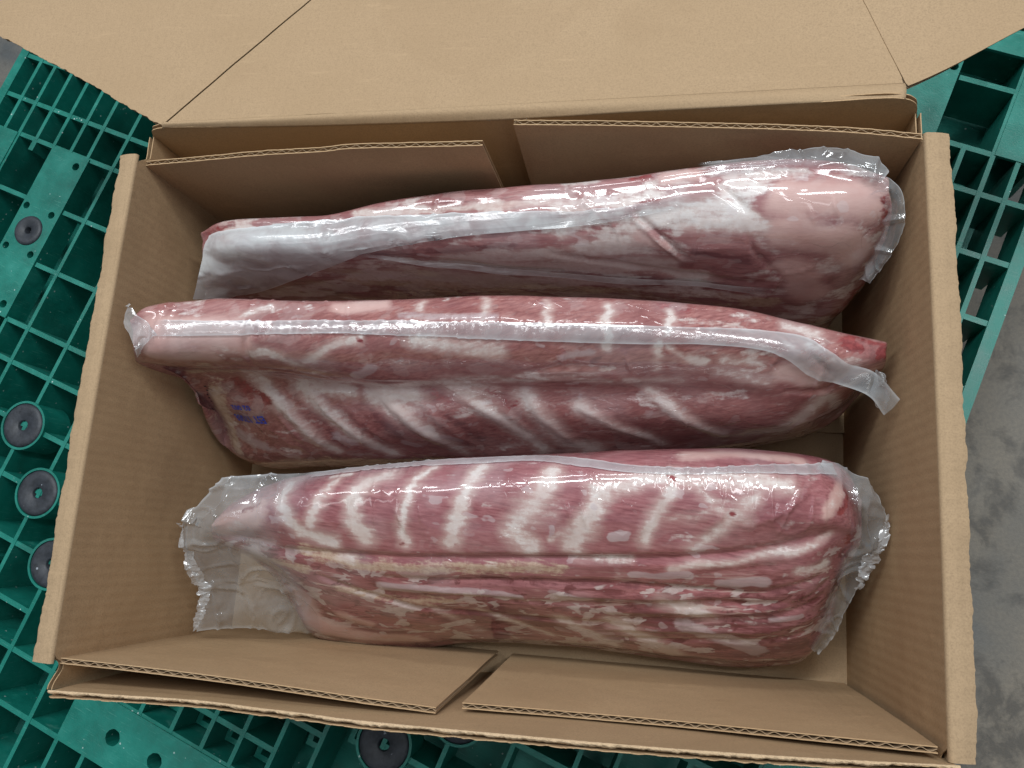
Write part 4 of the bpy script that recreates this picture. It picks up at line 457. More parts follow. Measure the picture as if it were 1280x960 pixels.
# short lower webs seen down inside the cells
for (u, v, l) in [(-571,-66,48),(-571,-128,26),(-571,-176,30),(-512,-182,22),(-512,-236,28),(-455,-290,26),(-455,-350,24),(-398,-398,22),(-398,-444,28),(-360,-448,26),
                  (-300,-392,20),(-262,-392,20),(-222,-392,20),(-184,-392,20),(-146,-392,20),(-100,-350,30),(-560,-345,30),(-512,-300,24),(-455,-408,30),(-400,-498,24),(-572,30,44),(-60,-330,26)]:
    ribs.box((u-3)/1000, (u+3)/1000, (v-l/2)/1000, (v+l/2)/1000, -0.10, -0.040)
    ribs.box((u-3)/1000, (u+15)/1000, (v-l/2-5)/1000, (v-l/2+0.5)/1000, -0.10, -0.0405)
grid_part = ribs.build('deck_grid', M_green, pallet)
rim = MB()
rim.box(U0/1000, -0.815, V0/1000, V1/1000, -0.05, 0.0008); rim.box(0.357, U1/1000, V0/1000, V1/1000, -0.05, 0.0008)
rim.box(-0.815, 0.357, (V1-12)/1000, V1/1000, -0.05, 0.0004); rim.box(-0.815, 0.357, V0/1000, (V0+12)/1000, -0.05, 0.0004)
rim.build('deck_rim', M_green, pallet)
def plate(u0, u1, v0, v1, holes, top=0.0012, th=0.004):
    pts = [(u0, v0), (u1, v0), (u1, v1), (u0, v1)]; ed = [(0, 1), (1, 2), (2, 3), (3, 0)]
    for (hu, hv, hr) in holes:
        b = len(pts); k = 22
        pts += [(hu+hr*math.cos(2*math.pi*i/k), hv+hr*math.sin(2*math.pi*i/k)) for i in range(k)]
        ed += [(b+i, b+(i+1) % k) for i in range(k)]
    r = delaunay_2d_cdt([Vector((p[0]/1000, p[1]/1000)) for p in pts], ed, [], 1, 1e-6)
    V = r[0]; Fc = [x for x in r[2] if not any((sum(V[i].x for i in x)/len(x)*1000-hu)**2+(sum(V[i].y for i in x)/len(x)*1000-hv)**2 < (hr*0.97)**2 for hu, hv, hr in holes)]
    n = len(V); m = MB()
    f = [tuple(x) for x in Fc]+[tuple(n+i for i in reversed(x)) for x in Fc]
    cnt = {}
    for x in Fc:
        for i in range(len(x)):
            a, b = x[i], x[(i+1) % len(x)]; cnt[(a, b)] = 1
    for (a, b) in cnt:
        if (b, a) not in cnt: f.append((b, a, n+a, n+b))
    wall = 0.03 if holes else th
    m.add([(p.x, p.y, top) for p in V]+[(p.x, p.y, top-wall) for p in V], f)
    return m.build('deck_plate', M_green, pallet)
HB = [(-702,34,4.6),(-662,34,4.6),(-701,-21,4.6),(-662,-20,4.6),(-664,101,5.0),(-663,-87,5.0),(-700,-87,5.0),(-681,6,16)]
plate(-709, -651, -101, 115.5, HB)
plate(MIR+651, MIR+709, -101, 115.5, [(MIR-a, b, r) for a, b, r in HB])
HT = [(a, 567-b, r) for a, b, r in HB]
plate(-709, -651, 451.5, 668-40, [h for h in HT if h[1] < 600]); plate(MIR+651, MIR+709, 451.5, 628, [(MIR-h[0], h[1], h[2]) for h in HT if h[1] < 600])
for (a, b) in ((-240, 115.5), (451.5, 628)):
    plate(-816, -768, a, b, []); plate(MIR+768, MIR+816, a, b, [])
plate(-711+0.5, -768-0.5+0, 561, 582, []) if False else None
plate(MIR+711, MIR+768, 562, 590, [])
plate(-342, -116, -473, -411.5, [(-283,-443,8.5),(-229,-442,8.5),(-175,-442,8.5)])
def grommet(u, v, r, collar):
    m = MB(); R_ = r/1000
    m.lathe([(R_*0.22,-0.02),(R_*0.22,0.0005),(R_*0.27,0.0018),(R_*0.80,0.0030),(R_*0.93,0.0024),(R_,0.0004),(R_,-0.02)], (u/1000, v/1000, 0.001), 44)
    o = m.build('rubber_grommet', M_rubber, pallet, True)
    d = MB(); d.lathe([(0.00001,-0.010),(R_*0.24,-0.010)], (u/1000, v/1000, 0), 20); d.build('grommet_core', M_rubber, o)
    if collar:
        k = MB(); k.lathe([(R_+0.0004,-0.04),(R_+0.0004,0.0022),(R_+0.0030,0.0022),(R_+0.0030,-0.04)], (u/1000, v/1000, 0.0004), 44)
        k.build('grommet_collar', M_green, o)
for (u, v, r, c_) in [(-681,6,19,False),(MIR+681,6,19,False),(-557,-203,25.5,True),(MIR+557,-203,25.5,True),(-498,-262,25.5,True),(MIR+498,-262,25.5,True),(-441,-322,25.5,True),(MIR+441,-319,25.5,True)]:
    grommet(u, v, r, c_)
low = MB()
low.box((U0+6)/1000, (U1-6)/1000, (V0+6)/1000, (V1-6)/1000, -0.157, -0.135)
low.build('bottom_deck', M_green, pallet)
for (a, b) in ((U0+1, U0+7), (U1-7, U1-1)):
    for (c0, c1) in ((V0, V0+150), (-80, 120), (V1-150, V1)):
        skirt = MB(); skirt.box(a/1000, b/1000, c0/1000, c1/1000, -0.136, -0.049); skirt.build('foot_block', M_green, pallet)
for (c0, c1) in ((V0+1, V0+7), (V1-7, V1-1)):
    for (a, b) in ((U0+8, U0+160), (-330, -130), (U1-160, U1-8)):
        skirt = MB(); skirt.box(a/1000, b/1000, c0/1000, c1/1000, -0.136, -0.049); skirt.build('foot_block', M_green, pallet)


# ------------------------------------------------------------------ cardboard box
box = thing('cardboard_box', 'open brown corrugated cardboard box with its lid folded back on a green pallet', 'box')
T = 0.0042; LN = 0.0007
H = 0.261
def board(name, top, bottom, nvec, mat, rows=14, cols=160, flutes=True, wav=0.0, rough=0.0004, seed=0):
    """corrugated panel: inner liner through top/bottom lines, outer liner a board's thickness along nvec, wavy fluting between"""
    n_ = np.asarray(nvec, float)
    t_ = catmull(top, cols); b_ = catmull(bottom, cols)
    # match the bottom line to the top line in x where the panel runs along x
    v = np.linspace(0, 1, rows)[None, :, None]
    G = b_[:, None]+(t_-b_)[:, None]*v
    G = G+n_*wav*fbm(G, 7, seed)[..., None]*np.sin(np.pi*np.clip(v*0.9+0.1, 0, 1))
    G[:, -1, 2] += rough*fbm(G[:, -1], 260, seed+3, 2)
    m = MB()
    m.slab(G, -n_*np.ones_like(G), -LN)
    Go = G+n_*(T-LN); Go[:, -1, 2] += rough*fbm(Go[:, -1], 200, seed+9, 2)
    m.slab(Go, n_*np.ones_like(G), LN)
    o = m.build(name, mat, box)
    if flutes:
        L = np.linalg.norm(np.diff(t_, axis=0), axis=1).sum()
        k = int(L/0.0094*12)
        tt = catmull(top, k); bb = catmull(bottom, k)
        ph = np.linspace(0, L, k)
        ph = ph+0.0011*np.array(fbm(np.c_[ph, ph*0, ph*0], 90, seed+5))
        amp = (T-2*LN-0.0005)/2*(0.86+0.14*np.array(fbm(np.c_[ph, ph*0, ph*0], 60, seed+7)))
        off = T/2+amp*np.sin(2*np.pi*ph/0.0094)
        vv = np.array([0.55, 0.8, 0.97, 1.0])
        Gf = bb[:, None]+(tt-bb)[:, None]*vv[None, :, None]
        Gf[:, -1, 2] -= 0.0006+0.0005*np.abs(fbm(Gf[:, -1], 300, seed+8, 2))
        wv = fbm(Gf, 7, seed)[..., None]*wav*np.sin(np.pi*np.clip(vv*0.9+0.1, 0, 1))[None, :, None]
        Gf = Gf+n_*(off[:, None, None]+wv)
        f = MB(); f.slab(Gf, np.gradient(Gf, axis=0)/np.linalg.norm(np.gradient(Gf, axis=0), axis=2, keepdims=True)*0+n_, 0.00035)
        f.build('fluting', M_flute, o)
    return o
B = DATA['box']
# base
m = MB(); xs = np.linspace(-0.300, 0.300, 60); ys = np.linspace(-0.222, 0.222, 40)
G = np.array([[(x, y, 0.0) for y in ys] for x in xs]); G[..., 2] = 0.0062+0.0012*fbm(G, 9, 3)
m.slab(G, np.array([0, 0, -1.0])*np.ones_like(G), 0.0038)
m.build('base_panel', M_card, box)
# a base flap seam near the right wall
m = MB(); xs = np.linspace(0.10, 0.2995, 20); ys = np.linspace(0.028, 0.215, 20)
G = np.array([[(x, y+0.004*fbm(np.array([[x, y, 0]]), 30, 5)[0], 0.0118) for y in ys] for x in xs]); m.slab(G, np.array([0, 0, -1.0])*np.ones_like(G), 0.003)
m.build('base_flap', M_card, box)
# side walls with folded lips
def side(sgn):
    Yf = np.linspace(-0.2215, 0.2245, 90)
    zt = H-0.003-0.014*sstep(0.194, 0.205, np.abs(Yf))
    bow = 0.003*np.cos(Yf/0.226*math.pi/2)
    splay = 0.009*sstep(0.198, 0.2215, -Yf)*(sgn < 0)
    top = np.c_[sgn*(0.3003+bow*0.4+splay), Yf, zt]; bot = np.c_[np.full(90, sgn*0.300), Yf, np.full(90, 0.004)]
    o = board('side_wall', top, bot, (sgn, 0, 0), M_card_y, flutes=False, wav=0.0025, seed=11+int(sgn))
    # lip: rounded fold then a strip outwards with a ragged knife-cut edge
    Y = np.linspace(-0.2005 if sgn < 0 else -0.203, 0.2005, 260)
    wdt = 0.0150+0.0008*np.array(fbm(np.c_[Y, Y*0, Y*0], 25, 31+int(sgn)))+0.0011*np.array(fbm(np.c_[Y, Y*0, Y*0], 90, 41+int(sgn), 3))
    wdt += 0.0012*np.clip(fbm(np.c_[Y, Y*0, Y*0+sgn], 48, 77, 2), -1, 0.4)+0.0005*fbm(np.c_[Y, Y*0, Y*0+sgn], 420, 78, 2)
    b0 = sgn*(0.3003+0.0012*np.cos(Y/0.226*math.pi/2))
    prof = []
    for a in np.linspace(0, 1, 6):          # fold
        an = a*math.radians(80)
        prof.append(np.c_[b0+sgn*(0.0030*(1-np.cos(an))), Y, H-0.0030+0.0030*np.sin(an)+0*Y])
    e = prof[-1]
    for a in np.linspace(0.12, 1, 8):
        prof.append(np.c_[e[:, 0]+sgn*wdt*a, Y, e[:, 2]+0.0002*a-0.0035*a*a+0.0008*fbm(np.c_[e[:, 0]+a*0.01, Y, Y*0], 60, 51)])
    G = np.stack(prof, 1)
    N = grid_normals(G, False)
    if N[..., 2].mean() < 0: N = -N
    m = MB(); m.slab(G, -N, 0.0007)
    G2 = G-N*0.0030; G2[:, -1, 0] += sgn*0.0006; G2[:, -1, 0] += sgn*0.0012*fbm(G2[:, -1], 120, 8, 2)
    m.slab(G2, -N, 0.0007)
    m.build('folded_lip', M_card, o)
side(-1); side(1)
def straight(top, z=0.0065, y=None):
    t_ = np.array(top, float); b_ = t_.copy(); b_[:, 2] = z
    if y is not None: b_[:, 1] = y
    return b_
board('inner_flap', B['far_left_tab'], straight(B['far_left_tab'], 0.013, 0.1955), (0, 1, 0), M_card_x, wav=0.002, seed=21)
board('inner_flap', B['far_right_tab'], straight(B['far_right_tab'], 0.013, 0.1985), (0, 1, 0), M_card_x, wav=0.002, seed=22)
board('inner_flap', B['near_left_tab'], straight(B['near_left_tab'], 0.0075, -0.1955), (0, -1, 0), M_card_x, wav=0.002, seed=23)
board('inner_flap', B['near_right_tab'], straight(B['near_right_tab'], 0.0075, -0.1965), (0, -1, 0), M_card_x, wav=0.002, seed=24)
fw = np.array(B['far_wall']); fw[0, 0] = -0.3035; fw[-1, 0] = 0.3055
o_fw = board('long_wall', fw, straight(fw, 0.004, 0.2225), (0, 1, 0), M_card_x, flutes=False, wav=0.002, seed=25, cols=220)
nw = np.array(B['near_wall']); nw[0, 0] = -0.3035; nw[-1, 0] = 0.3035
o_nw = board('long_wall', nw, straight(nw, 0.004, -0.2165), (0, -1, 0), M_card_x, flutes=False, wav=0.0015, seed=26, cols=420, rough=0.0022)
# ragged torn paper along the front edge
k = 900
tp = catmull(nw, k)
fz1 = np.array(fbm(tp, 70, 61, 4, 0.65)); fz2 = np.array(fbm(tp, 260, 62, 3, 0.7)); fz3 = np.array(fbm(tp, 38, 63, 3))
rows_ = []
for j, a in enumerate(np.linspace(0, 1, 9)):
    w = T*(0.7+0.32*np.clip(fz1, -1, 1))+0.0018*np.clip(fz3, 0, 1)
    y = tp[:, 1]+0.0009-(w+0.0006*fz2)*a
    z = tp[:, 2]+0.0012+0.0016*np.sin(a*math.pi)*(0.6+0.6*fz1)-0.0030*a*a+0.0010*np.array(fbm(np.c_[tp[:, 0], tp[:, 1]+a*0.006, tp[:, 2]], 330, 64, 3, 0.7))
    rows_.append(np.c_[tp[:, 0], y, z])
G = np.stack(rows_, 1); m = MB(); m.slab(G, np.array([0, 0, -1.0])*np.ones_like(G), 0.0012)
m.build('torn_edge', M_torn, o_nw)
# lid folded back from the far wall: centre panel and two glued end wings
LD = DATA['lid']
th_l = math.radians(-7)
ld = np.array([0, math.cos(th_l), math.sin(th_l)]); ln = np.array([0, -math.sin(th_l), math.cos(th_l)])
def extend(P, q, length):
    P = np.array(P, float); q = np.array(q, float); d = (q-P); return P+d/np.linalg.norm(d)*length
lc0, lc1 = np.array(LD['left_cut']); rc = np.array(LD['right_cut'])
lfar = lc0+(lc1-lc0)*2.25; rfar = rc[0]+(rc[-1]-rc[0])*((lfar[1]-rc[0][1])/(rc[-1][1]-rc[0][1]))
lout = np.array(LD['left_edge']); rout = np.array(LD['right_edge'])
def lid_sheet(name, left, right, near_fold=None, rag_l=0, rag_r=0, seed=0, lift=0.0):
    """panel between a left and a right border line (both running away from the box)"""
    nr, nc = 150, 46
    Lp = catmull(left, nr); Rp = catmull(right, nr)
    e = lambda P, a, sd: a*(np.array(fbm(P, 160, sd, 3, 0.6))[:, None])*np.array([1, 0.6, 0])
    Lp = Lp+e(Lp, rag_l, seed); Rp = Rp+e(Rp, rag_r, seed+1)
    s = np.linspace(0, 1, nc)[None, :, None]
    G = Lp[:, None]*(1-s)+Rp[:, None]*s
    G = G+ln*(lift+0.0022*fbm(G, 5, 81)[..., None]+0.0004*fbm(G, 40, 82)[..., None])
    m = MB(); m.slab(G, -ln*np.ones_like(G), LN)
    G2 = G-ln*(T-LN); sh = np.zeros_like(G2)
    sh[:, 0] += (Rp-Lp)/np.linalg.norm(Rp-Lp, axis=1, keepdims=True)*(0.0015+0.002*np.abs(fbm(Lp, 60, seed+4))[:, None])*(rag_l > 0)
    sh[:, -1] -= (Rp-Lp)/np.linalg.norm(Rp-Lp, axis=1, keepdims=True)*(0.0015+0.002*np.abs(fbm(Rp, 60, seed+5))[:, None])*(rag_r > 0)
    m.slab(G2+sh, -ln*np.ones_like(G), LN)
    o = m.build(name, M_card, box)
    G3 = G-ln*T*0.5; c_ = MB()
    w = (Rp-Lp)/np.linalg.norm(Rp-Lp, axis=1, keepdims=True)
    G3[:, 0] += w*0.0022*(rag_l > 0); G3[:, -1] -= w*0.0022*(rag_r > 0)
    c_.slab(G3, -ln*np.ones_like(G), 0.0012); c_.build('fluting', M_flute, o)
    return o
cr = np.array(LD['crease'])
# the panel's near border follows the crease: bend strip from wall top to the lid plane
lid_o = lid_sheet('lid_panel', [lc0+[0.0006, 0, 0], lc0*0.5+lc1*0.5+[0.0006, 0, 0], lfar], [rc[0]-[0.0006, 0, 0], rc[1]-[0.0006, 0, 0], rfar], seed=91)
kk = 200
a0 = catmull(fw[1:-1], kk); a1 = catmull(np.vstack([lc0, lc0*0.5+rc[0]*0.5, rc[0]]), kk)
prof = []
for a in np.linspace(0, 1, 10):
    p_ = a0*(1-a)+a1*a
    p_[:, 2] += 0.0028*np.sin(a*math.pi)
    prof.append(p_)
G = np.stack(prof, 1); N = grid_normals(G, False); N = N if N[..., 2].mean() > 0 else -N
m = MB(); m.slab(G+N*0.0003, -N, 0.0008); m.build('lid_crease', M_card, lid_o, True)
def wing(edge, cut0, cutfar, out_dir, seed, flip):
    edge = np.array(edge, float)
    d = edge[-1]-edge[-2]; end = edge[-1]+d/np.linalg.norm(d)*0.11
    border = np.vstack([edge, end])
    cut = np.vstack([cut0, cut0*0.5+cutfar*0.5, cutfar])
    cut = cut+np.array([-0.0007*out_dir*-1 if False else 0.0007*out_dir, 0, 0])
    return lid_sheet('lid_wing', cut if flip else border, border if flip else cut, rag_l=0.0 if flip else 0.0016, rag_r=0.0016 if flip else 0.0, seed=seed, lift=0.0006)
wing(lout, lc0, lfar, -1, 101, False)
wing(rout, rc[0], rfar, 1, 111, True)

# ------------------------------------------------------------------ the three vacuum packs
CH = ('fat', 'halo', 'pale', 'cream', 'silver', 'dark', 'red', 'muscle')
LABEL = {
 'far': 'far vacuum packed pork loin with wide milky film flap and large pale pink right end',
 'mid': 'middle vacuum packed pork loin with blue EST print on its left ribs',
 'near': 'near vacuum packed pork loin with crumpled clear bag end at left and long film creases'}
def add_float(me, name, arr):
    a = me.attributes.new(name, 'FLOAT', 'POINT'); a.data.foreach_set('value', np.asarray(arr, np.float32))
def build_pack(key, seed):
    D = DATA['packs'][key]
    root = thing('vacuum_packed_pork', LABEL[key], 'packed meat', 'vacuum packed pork loins in the box')
    nc, nr = 560, 190
    G = loft_body([np.array(r) for r in D['rows']], nc, nr)
    N = grid_normals(G)
    if ((G-G.reshape(-1, 3).mean(0))*N).sum() < 0: N = -N
    P = G.reshape(-1, 3)
    stk = fbm(P*np.array([0.22, 1.0, 1.0]), 260, seed+1, 2)
    warp = np.stack([fbm(P, 70, seed+2, 2), fbm(P, 70, seed+3, 2), 0*stk], 1)*0.0026
    warp[:, 0] += 0.0030*stk
    Q = P+warp
    wn = 1+0.60*fbm(P, 42, seed+9, 2)
    brk = 0.62+0.42*sstep(-0.35, 0.15, fbm(P*np.array([1, 0.8, 0.8]), 38, seed+8, 3))
    ch = {c: np.zeros(len(P)) for c in CH}
    for (c, w, soft, st, path) in D['feat']:
        L_ = np.array(path); reach = (max(w) if isinstance(w, list) else w)*1.8+soft*4
        near = np.where(((Q > L_.min(0)-reach) & (Q < L_.max(0)+reach)).all(1))[0]
        if not len(near): continue
        d, fr_ = dist_poly(Q[near], path)
        ww = (w if not isinstance(w, list) else w[0]+(w[1]-w[0])*fr_)*wn[near]
        v = st*np.clip(1-(d-ww*0.35)/(ww*0.75+soft*1.2), 0, 1)
        if c == 'fat':
            v = v*brk[near]
            ch['halo'][near] = np.maximum(ch['halo'][near], st*np.clip(1-d/(ww*1.1+soft*3.0), 0, 1))
        ch[c][near] = np.maximum(ch[c][near], v)
    # unlisted marbling
    marb = fbm(P*np.array([0.45, 1.3, 1.0]), 75, seed+20, 3, 0.6)
    if key == 'far':
        ch['fat'] = np.maximum(ch['fat'], sstep(-0.22, 0.22, marb)*0.80)
    elif key == 'mid':
        ch['fat'] = np.maximum(ch['fat'], sstep(0.15, 0.6, marb)*0.6)
    else:
        ch['fat'] = np.maximum(ch['fat'], sstep(0.25, 0.7, marb)*0.5)
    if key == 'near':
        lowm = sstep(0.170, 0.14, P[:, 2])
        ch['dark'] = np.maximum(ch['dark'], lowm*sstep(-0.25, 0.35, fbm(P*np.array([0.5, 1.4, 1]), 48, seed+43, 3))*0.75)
    ch['halo'] *= 1-ch['muscle']; ch['fat'] *= 1-ch['muscle']; ch['cream'] *= 1-ch['muscle']; ch['fat'] *= 1-0.8*ch['red']
    ch['pale'] *= 1-ch['muscle']; ch['fat'] *= 1-(0.8 if key == 'far' else 0.4)*np.clip(ch['pale']*1.5, 0, 1)
    # relief
    disp = 0.0024*fbm(P*np.array([0.7, 1, 1]), 20, seed+50, 2)
    disp += -0.0003*ch['fat']+0.0005*ch['silver']+0.0006*ch['pale']
    for (dep, w, path) in D['wrk']:
        d, fr = dist_poly(P+warp*0.35, path)
        disp += -dep*np.exp(-(d/w)**2)*(0.35+0.65*np.sin(np.pi*np.clip(fr, 0.04, 0.96)))
    # film puckers gathered along the seam, fading away from it
    for (fname, lift, rows) in D['film']:
        if fname != 'seam_band': continue
        for row in (rows[0], rows[-1]):
            d, fr = dist_poly(P, row)
            ph = P[:, 0]+0.5*0.004*fbm(P, 50, seed+57, 2)
            pk = np.maximum(0, np.sin(ph*2*np.pi/0.0105+5.5*fbm(np.c_[ph, ph*0, ph*0], 30, seed+58, 2)))**2
            disp += 0.0006*pk*np.exp(-(d/0.008)**2)*(0.3+0.9*sstep(-0.3, 0.4, fbm(np.c_[ph, ph*0, ph*0], 14, seed+59, 2)))
    # a few stretched film folds
    rid = 1-np.abs(fbm(P*np.array([1.3, 0.6, 0.7]), 38, seed+60, 1))*9
    gate = sstep(0.12, 0.45, fbm(P, 15, seed+62, 2))
    disp += 0.0009*np.clip(rid, 0, 1)**1.5*gate
    Gd = G+N*disp.reshape(nc, nr)[..., None]
    # rounded end caps
    c0, c1 = Gd[0].mean(0), Gd[-1].mean(0)
    d0 = (Gd[0]-Gd[6]).mean(0); d0 /= np.linalg.norm(d0); d1 = (Gd[-1]-Gd[-7]).mean(0); d1 /= np.linalg.norm(d1)
    caps0 = [c0+(Gd[0]-c0)*math.cos(a)+d0*0.007*math.sin(a) for a in np.linspace(1.45, 0.2, 6)]
    caps1 = [c1+(Gd[-1]-c1)*math.cos(a)+d1*0.007*math.sin(a) for a in np.linspace(0.2, 1.45, 6)]
    A = np.concatenate([np.array(caps0), Gd, np.array(caps1)], 0)
    n = A.shape[0]
    I = np.arange(n*nr).reshape(n, nr); I2 = np.roll(I, -1, 1)
    F_ = np.stack([I[:-1], I[1:], I2[1:], I2[:-1]], -1).reshape(-1, 4)
    V = np.concatenate([A.reshape(-1, 3), [c0+d0*0.0072], [c1+d1*0.0072]])
    faces = F_.tolist()+[[int(I[0, j]), int(I2[0, j]), n*nr] for j in range(nr)]+[[int(I2[-1, j]), int(I[-1, j]), n*nr+1] for j in range(nr)]
    me = bpy.data.meshes.new('meat'); me.from_pydata(V.tolist(), [], faces); me.update()
    # outward orientation
    import bmesh
    bm = bmesh.new(); bm.from_mesh(me); bmesh.ops.recalc_face_normals(bm, faces=bm.faces); bm.to_mesh(me); bm.free()
    me.polygons.foreach_set('use_smooth', [True]*len(me.polygons))
    def full(a):
        a = np.asarray(a).reshape(nc, nr)
        return np.concatenate([np.repeat(a[:1], 6, 0).ravel(), a.ravel(), np.repeat(a[-1:], 6, 0).ravel(), [a[0].mean()], [a[-1].mean()]])
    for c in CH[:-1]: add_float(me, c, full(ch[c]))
    veil = 0.30*sstep(0.1, 0.5, fbm(P, 22, seed+70, 2))+0.04
    add_float(me, 'veil', full(veil*0.6))
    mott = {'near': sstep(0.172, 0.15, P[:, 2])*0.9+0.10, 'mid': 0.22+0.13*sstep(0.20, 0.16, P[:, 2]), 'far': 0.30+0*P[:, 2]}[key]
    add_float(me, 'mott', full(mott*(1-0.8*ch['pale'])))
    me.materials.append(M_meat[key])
    o = bpy.data.objects.new('meat', me); COL.objects.link(o); o.parent = root
    # nearest-point helper on the finished surface
    kd = KDTree(nc*nr//4+1)
    Pd = Gd[::2, ::2].reshape(-1, 3); Nd = grid_normals(Gd)
    if ((Gd-Gd.reshape(-1, 3).mean(0))*Nd).sum() < 0: Nd = -Nd
    Nd = Nd[::2, ::2].reshape(-1, 3)
    for i, p in enumerate(Pd): kd.insert(p, i)
    kd.balance()
    for (fname, lift, rows) in D['film']:
        flat = fname in ('seam_band', 'film_fold')
        nu, nv = (240, 9) if flat else (150, 70)
        R_ = np.array([catmull(r, nu) for r in rows])
        S = np.array([catmull(R_[:, i], nv) for i in range(nu)])
        NN = grid_normals(S, False)
        if NN[..., 2].mean() < 0: NN = -NN
        if flat:
            dsp = 0.0005*fbm(S, 60, seed+81, 2)
        else:      # soft folds with a few pinched creases
            r1 = 1-np.abs(fbm(S, 24, seed+80, 1))*7; r2 = 1-np.abs(fbm(S+0.37, 33, seed+86, 1))*8
            r3 = 1-np.abs(fbm(S*np.array([1, 0.6, 1])+0.11, 62, seed+88, 1))*7
            amp = 0.6 if fname == 'film_flap' else 1.0
            dsp = amp*(0.0036*fbm(S, 20, seed+81, 2)+0.0030*np.clip(r1, 0, 1)+0.0026*np.clip(r2, 0, 1)+0.0014*np.clip(r3, 0, 1))
            ed = np.exp(-np.arange(nv)/6.0)[None, :]
            S = S+np.stack([fbm(S, 60, seed+83, 3), fbm(S, 60, seed+84, 3), fbm(S, 60, seed+85, 3)], -1)*0.0024*ed[..., None]
        S = S+NN*dsp[..., None]
        Sf = S.reshape(-1, 3)
        hits = [kd.find(p) for p in Sf]
        idx = np.array([h[1] for h in hits]); dist = np.array([h[2] for h in hits])
        h = ((Sf-Pd[idx])*Nd[idx]).sum(1)
        want = lift*(0.75 if flat else 0.8)
        add = np.where((dist < 0.03) & (h < want), want-h, 0.0)
        Sf = Sf+Nd[idx]*add[:, None]
        S = Sf.reshape(nu, nv, 3)
        m = MB(); m.grid(S)
        fo = m.build(fname, M_flap if fname in ('film_flap', 'film_fold') else M_milk if fname in ('seam_band', 'bag_tip') else M_film, root, True)
        jj = np.arange(nv); ii = np.arange(nu)
        rv = np.maximum(np.exp(-(np.minimum(jj, nv-1-jj)/(0.8 if flat else 1.6))**2)[None, :], (0 if flat else 1)*np.exp(-(np.minimum(ii, nu-1-ii)/2.0)**2)[:, None]+0*jj[None, :])
        un, vn = np.linspace(0, 1, nu)[:, None], np.linspace(0, 1, nv)[None, :]
        fd = np.ones((nu, nv))
        # where the loose film runs into the film that clings to the meat it stops being visible
        if fname == 'bag_end':
            fd = fd*sstep(1.0, 0.62, vn+0.10*fbm(S, 40, seed+90, 2)); rv = rv*(vn < 0.5)
            if key == 'far': fd = fd*sstep(0.0, 0.16, un)
        if fname == 'film_flap': fd = fd*sstep(1.0, 0.72, un)
        if fname == 'film_fold': fd = fd*sstep(0.0, 0.08, un)*sstep(1.0, 0.85, un)
        if fname == 'seam_band': fd = fd*sstep(0.0, 0.03, un)
        add_float(fo.data, 'rim', rv.ravel()); add_float(fo.data, 'fade', fd.ravel())
        if fname == 'bag_end' and key == 'near':      # frosted, crumpled hem of the bag
            e = S[:, 0]; k_ = 9; inn = S[:, 6]-S[:, 0]; inn /= np.linalg.norm(inn, axis=1, keepdims=True)+1e-9
            lo, hi = (0.30, 1.0) if S[0, 0, 0] < 0 else (0.30, 0.62)
            a_ = np.linspace(lo, hi, 260)
            e = np.array([np.interp(a_, np.linspace(0, 1, nu), e[:, q]) for q in range(3)]).T
            inn = np.array([np.interp(a_, np.linspace(0, 1, nu), inn[:, q]) for q in range(3)]).T
            wd = 0.011*np.sin(np.pi*np.clip((a_-lo)/(hi-lo), 0.05, 0.95))**0.5
            Hm = np.stack([e+inn*(wd*(b-0.25))[:, None] for b in np.linspace(0, 1, k_)], 1)
            Hm = Hm+np.stack([fbm(Hm, 150, seed+87+q, 3, 0.65) for q in range(3)], -1)*0.0034+np.array([0, 0, 0.003])
            m = MB(); m.grid(Hm); ho = m.build('bag_hem', M_ruff, root, True); add_float(ho.data, 'fade', np.ones(len(ho.data.vertices)))
    return root, kd, Pd, Nd
packs = {}
for i, key in enumerate(('far', 'mid', 'near')):
    packs[key] = build_pack(key, 100*(i+1))

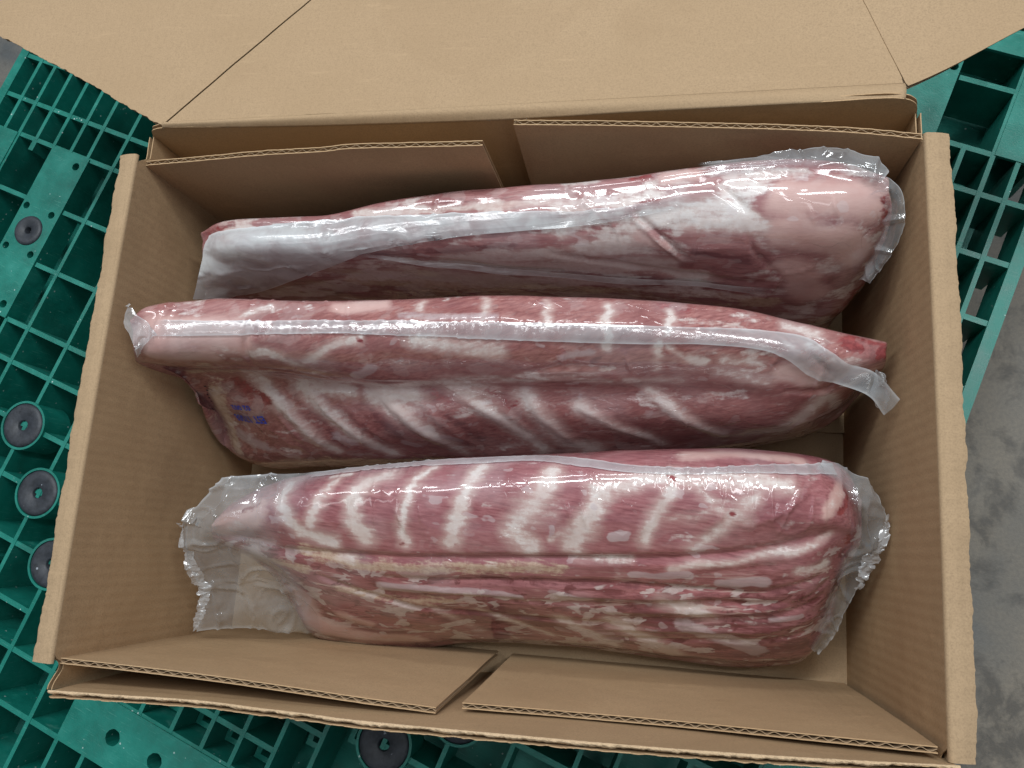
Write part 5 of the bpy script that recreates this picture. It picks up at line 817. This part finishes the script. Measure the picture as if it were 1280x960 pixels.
# ------------------------------------------------------------------ ink print on the middle pack
root, kd, Pd, Nd = packs['mid']
def drape(name, V2, faces, centre, ax, ay, mat):
    out = []
    for (a, b) in V2:
        p = np.array(centre)+ax*a+ay*b
        near = kd.find_n(p, 6)
        i0 = near[0][1]
        nn = np.mean([Nd[k[1]] for k in near], 0); nn /= np.linalg.norm(nn)
        h = np.mean([(p-Pd[k[1]])@Nd[k[1]] for k in near])
        out.append(p+nn*(0.0016-h))
    m = MB(); m.add(out, faces); return m.build(name, mat, root)
def text_mesh(body):
    cu = bpy.data.curves.new('print_text', 'FONT'); cu.body = body; cu.size = 1.0; cu.align_x = 'CENTER'; cu.align_y = 'CENTER'
    cu.resolution_u = 2; cu.offset = 0.022
    ob = bpy.data.objects.new('print_text', cu); COL.objects.link(ob)
    bpy.context.view_layer.update()
    me = ob.to_mesh(); V2 = [(v.co.x, v.co.y) for v in me.vertices]; Fc = [tuple(p.vertices) for p in me.polygons]
    ob.to_mesh_clear(); bpy.data.objects.remove(ob)
    return V2, Fc
S = [np.array(p) for p in DATA['stamp']]
axx = (S[2]-S[3]); axx /= np.linalg.norm(axx)          # the print reads upside down
ayy = (S[5]-S[4]); ayy -= axx*(ayy@axx); ayy /= np.linalg.norm(ayy)
V2, Fc = text_mesh('EST 17008'); V2 = [(a*0.0088, b*0.0130) for a, b in V2]
drape('lot_print', V2, Fc, S[0], axx, ayy, M_ink)
V2, Fc = text_mesh('02 002'); V2 = [(a*0.0080, b*0.0082) for a, b in V2]
drape('lot_print', V2, Fc, S[1], axx, ayy, M_ink)
dots = MB()
for j, p in enumerate(DATA['stamp2']):
    V2 = [(0.0018*math.cos(t_)*(1-0.09*j), 0.0008*math.sin(t_)) for t_ in np.linspace(0, 2*math.pi, 8, endpoint=False)]
    co, idx, _ = kd.find(np.array(p)); nn = Nd[idx]
    h = (np.array(p)-Pd[idx])@nn
    dots.add([np.array(p)+nn*(0.0016-h)+axx*a+ayy*b for a, b in V2], [tuple(range(8))])
dots.build('lot_print', M_ink2, root)
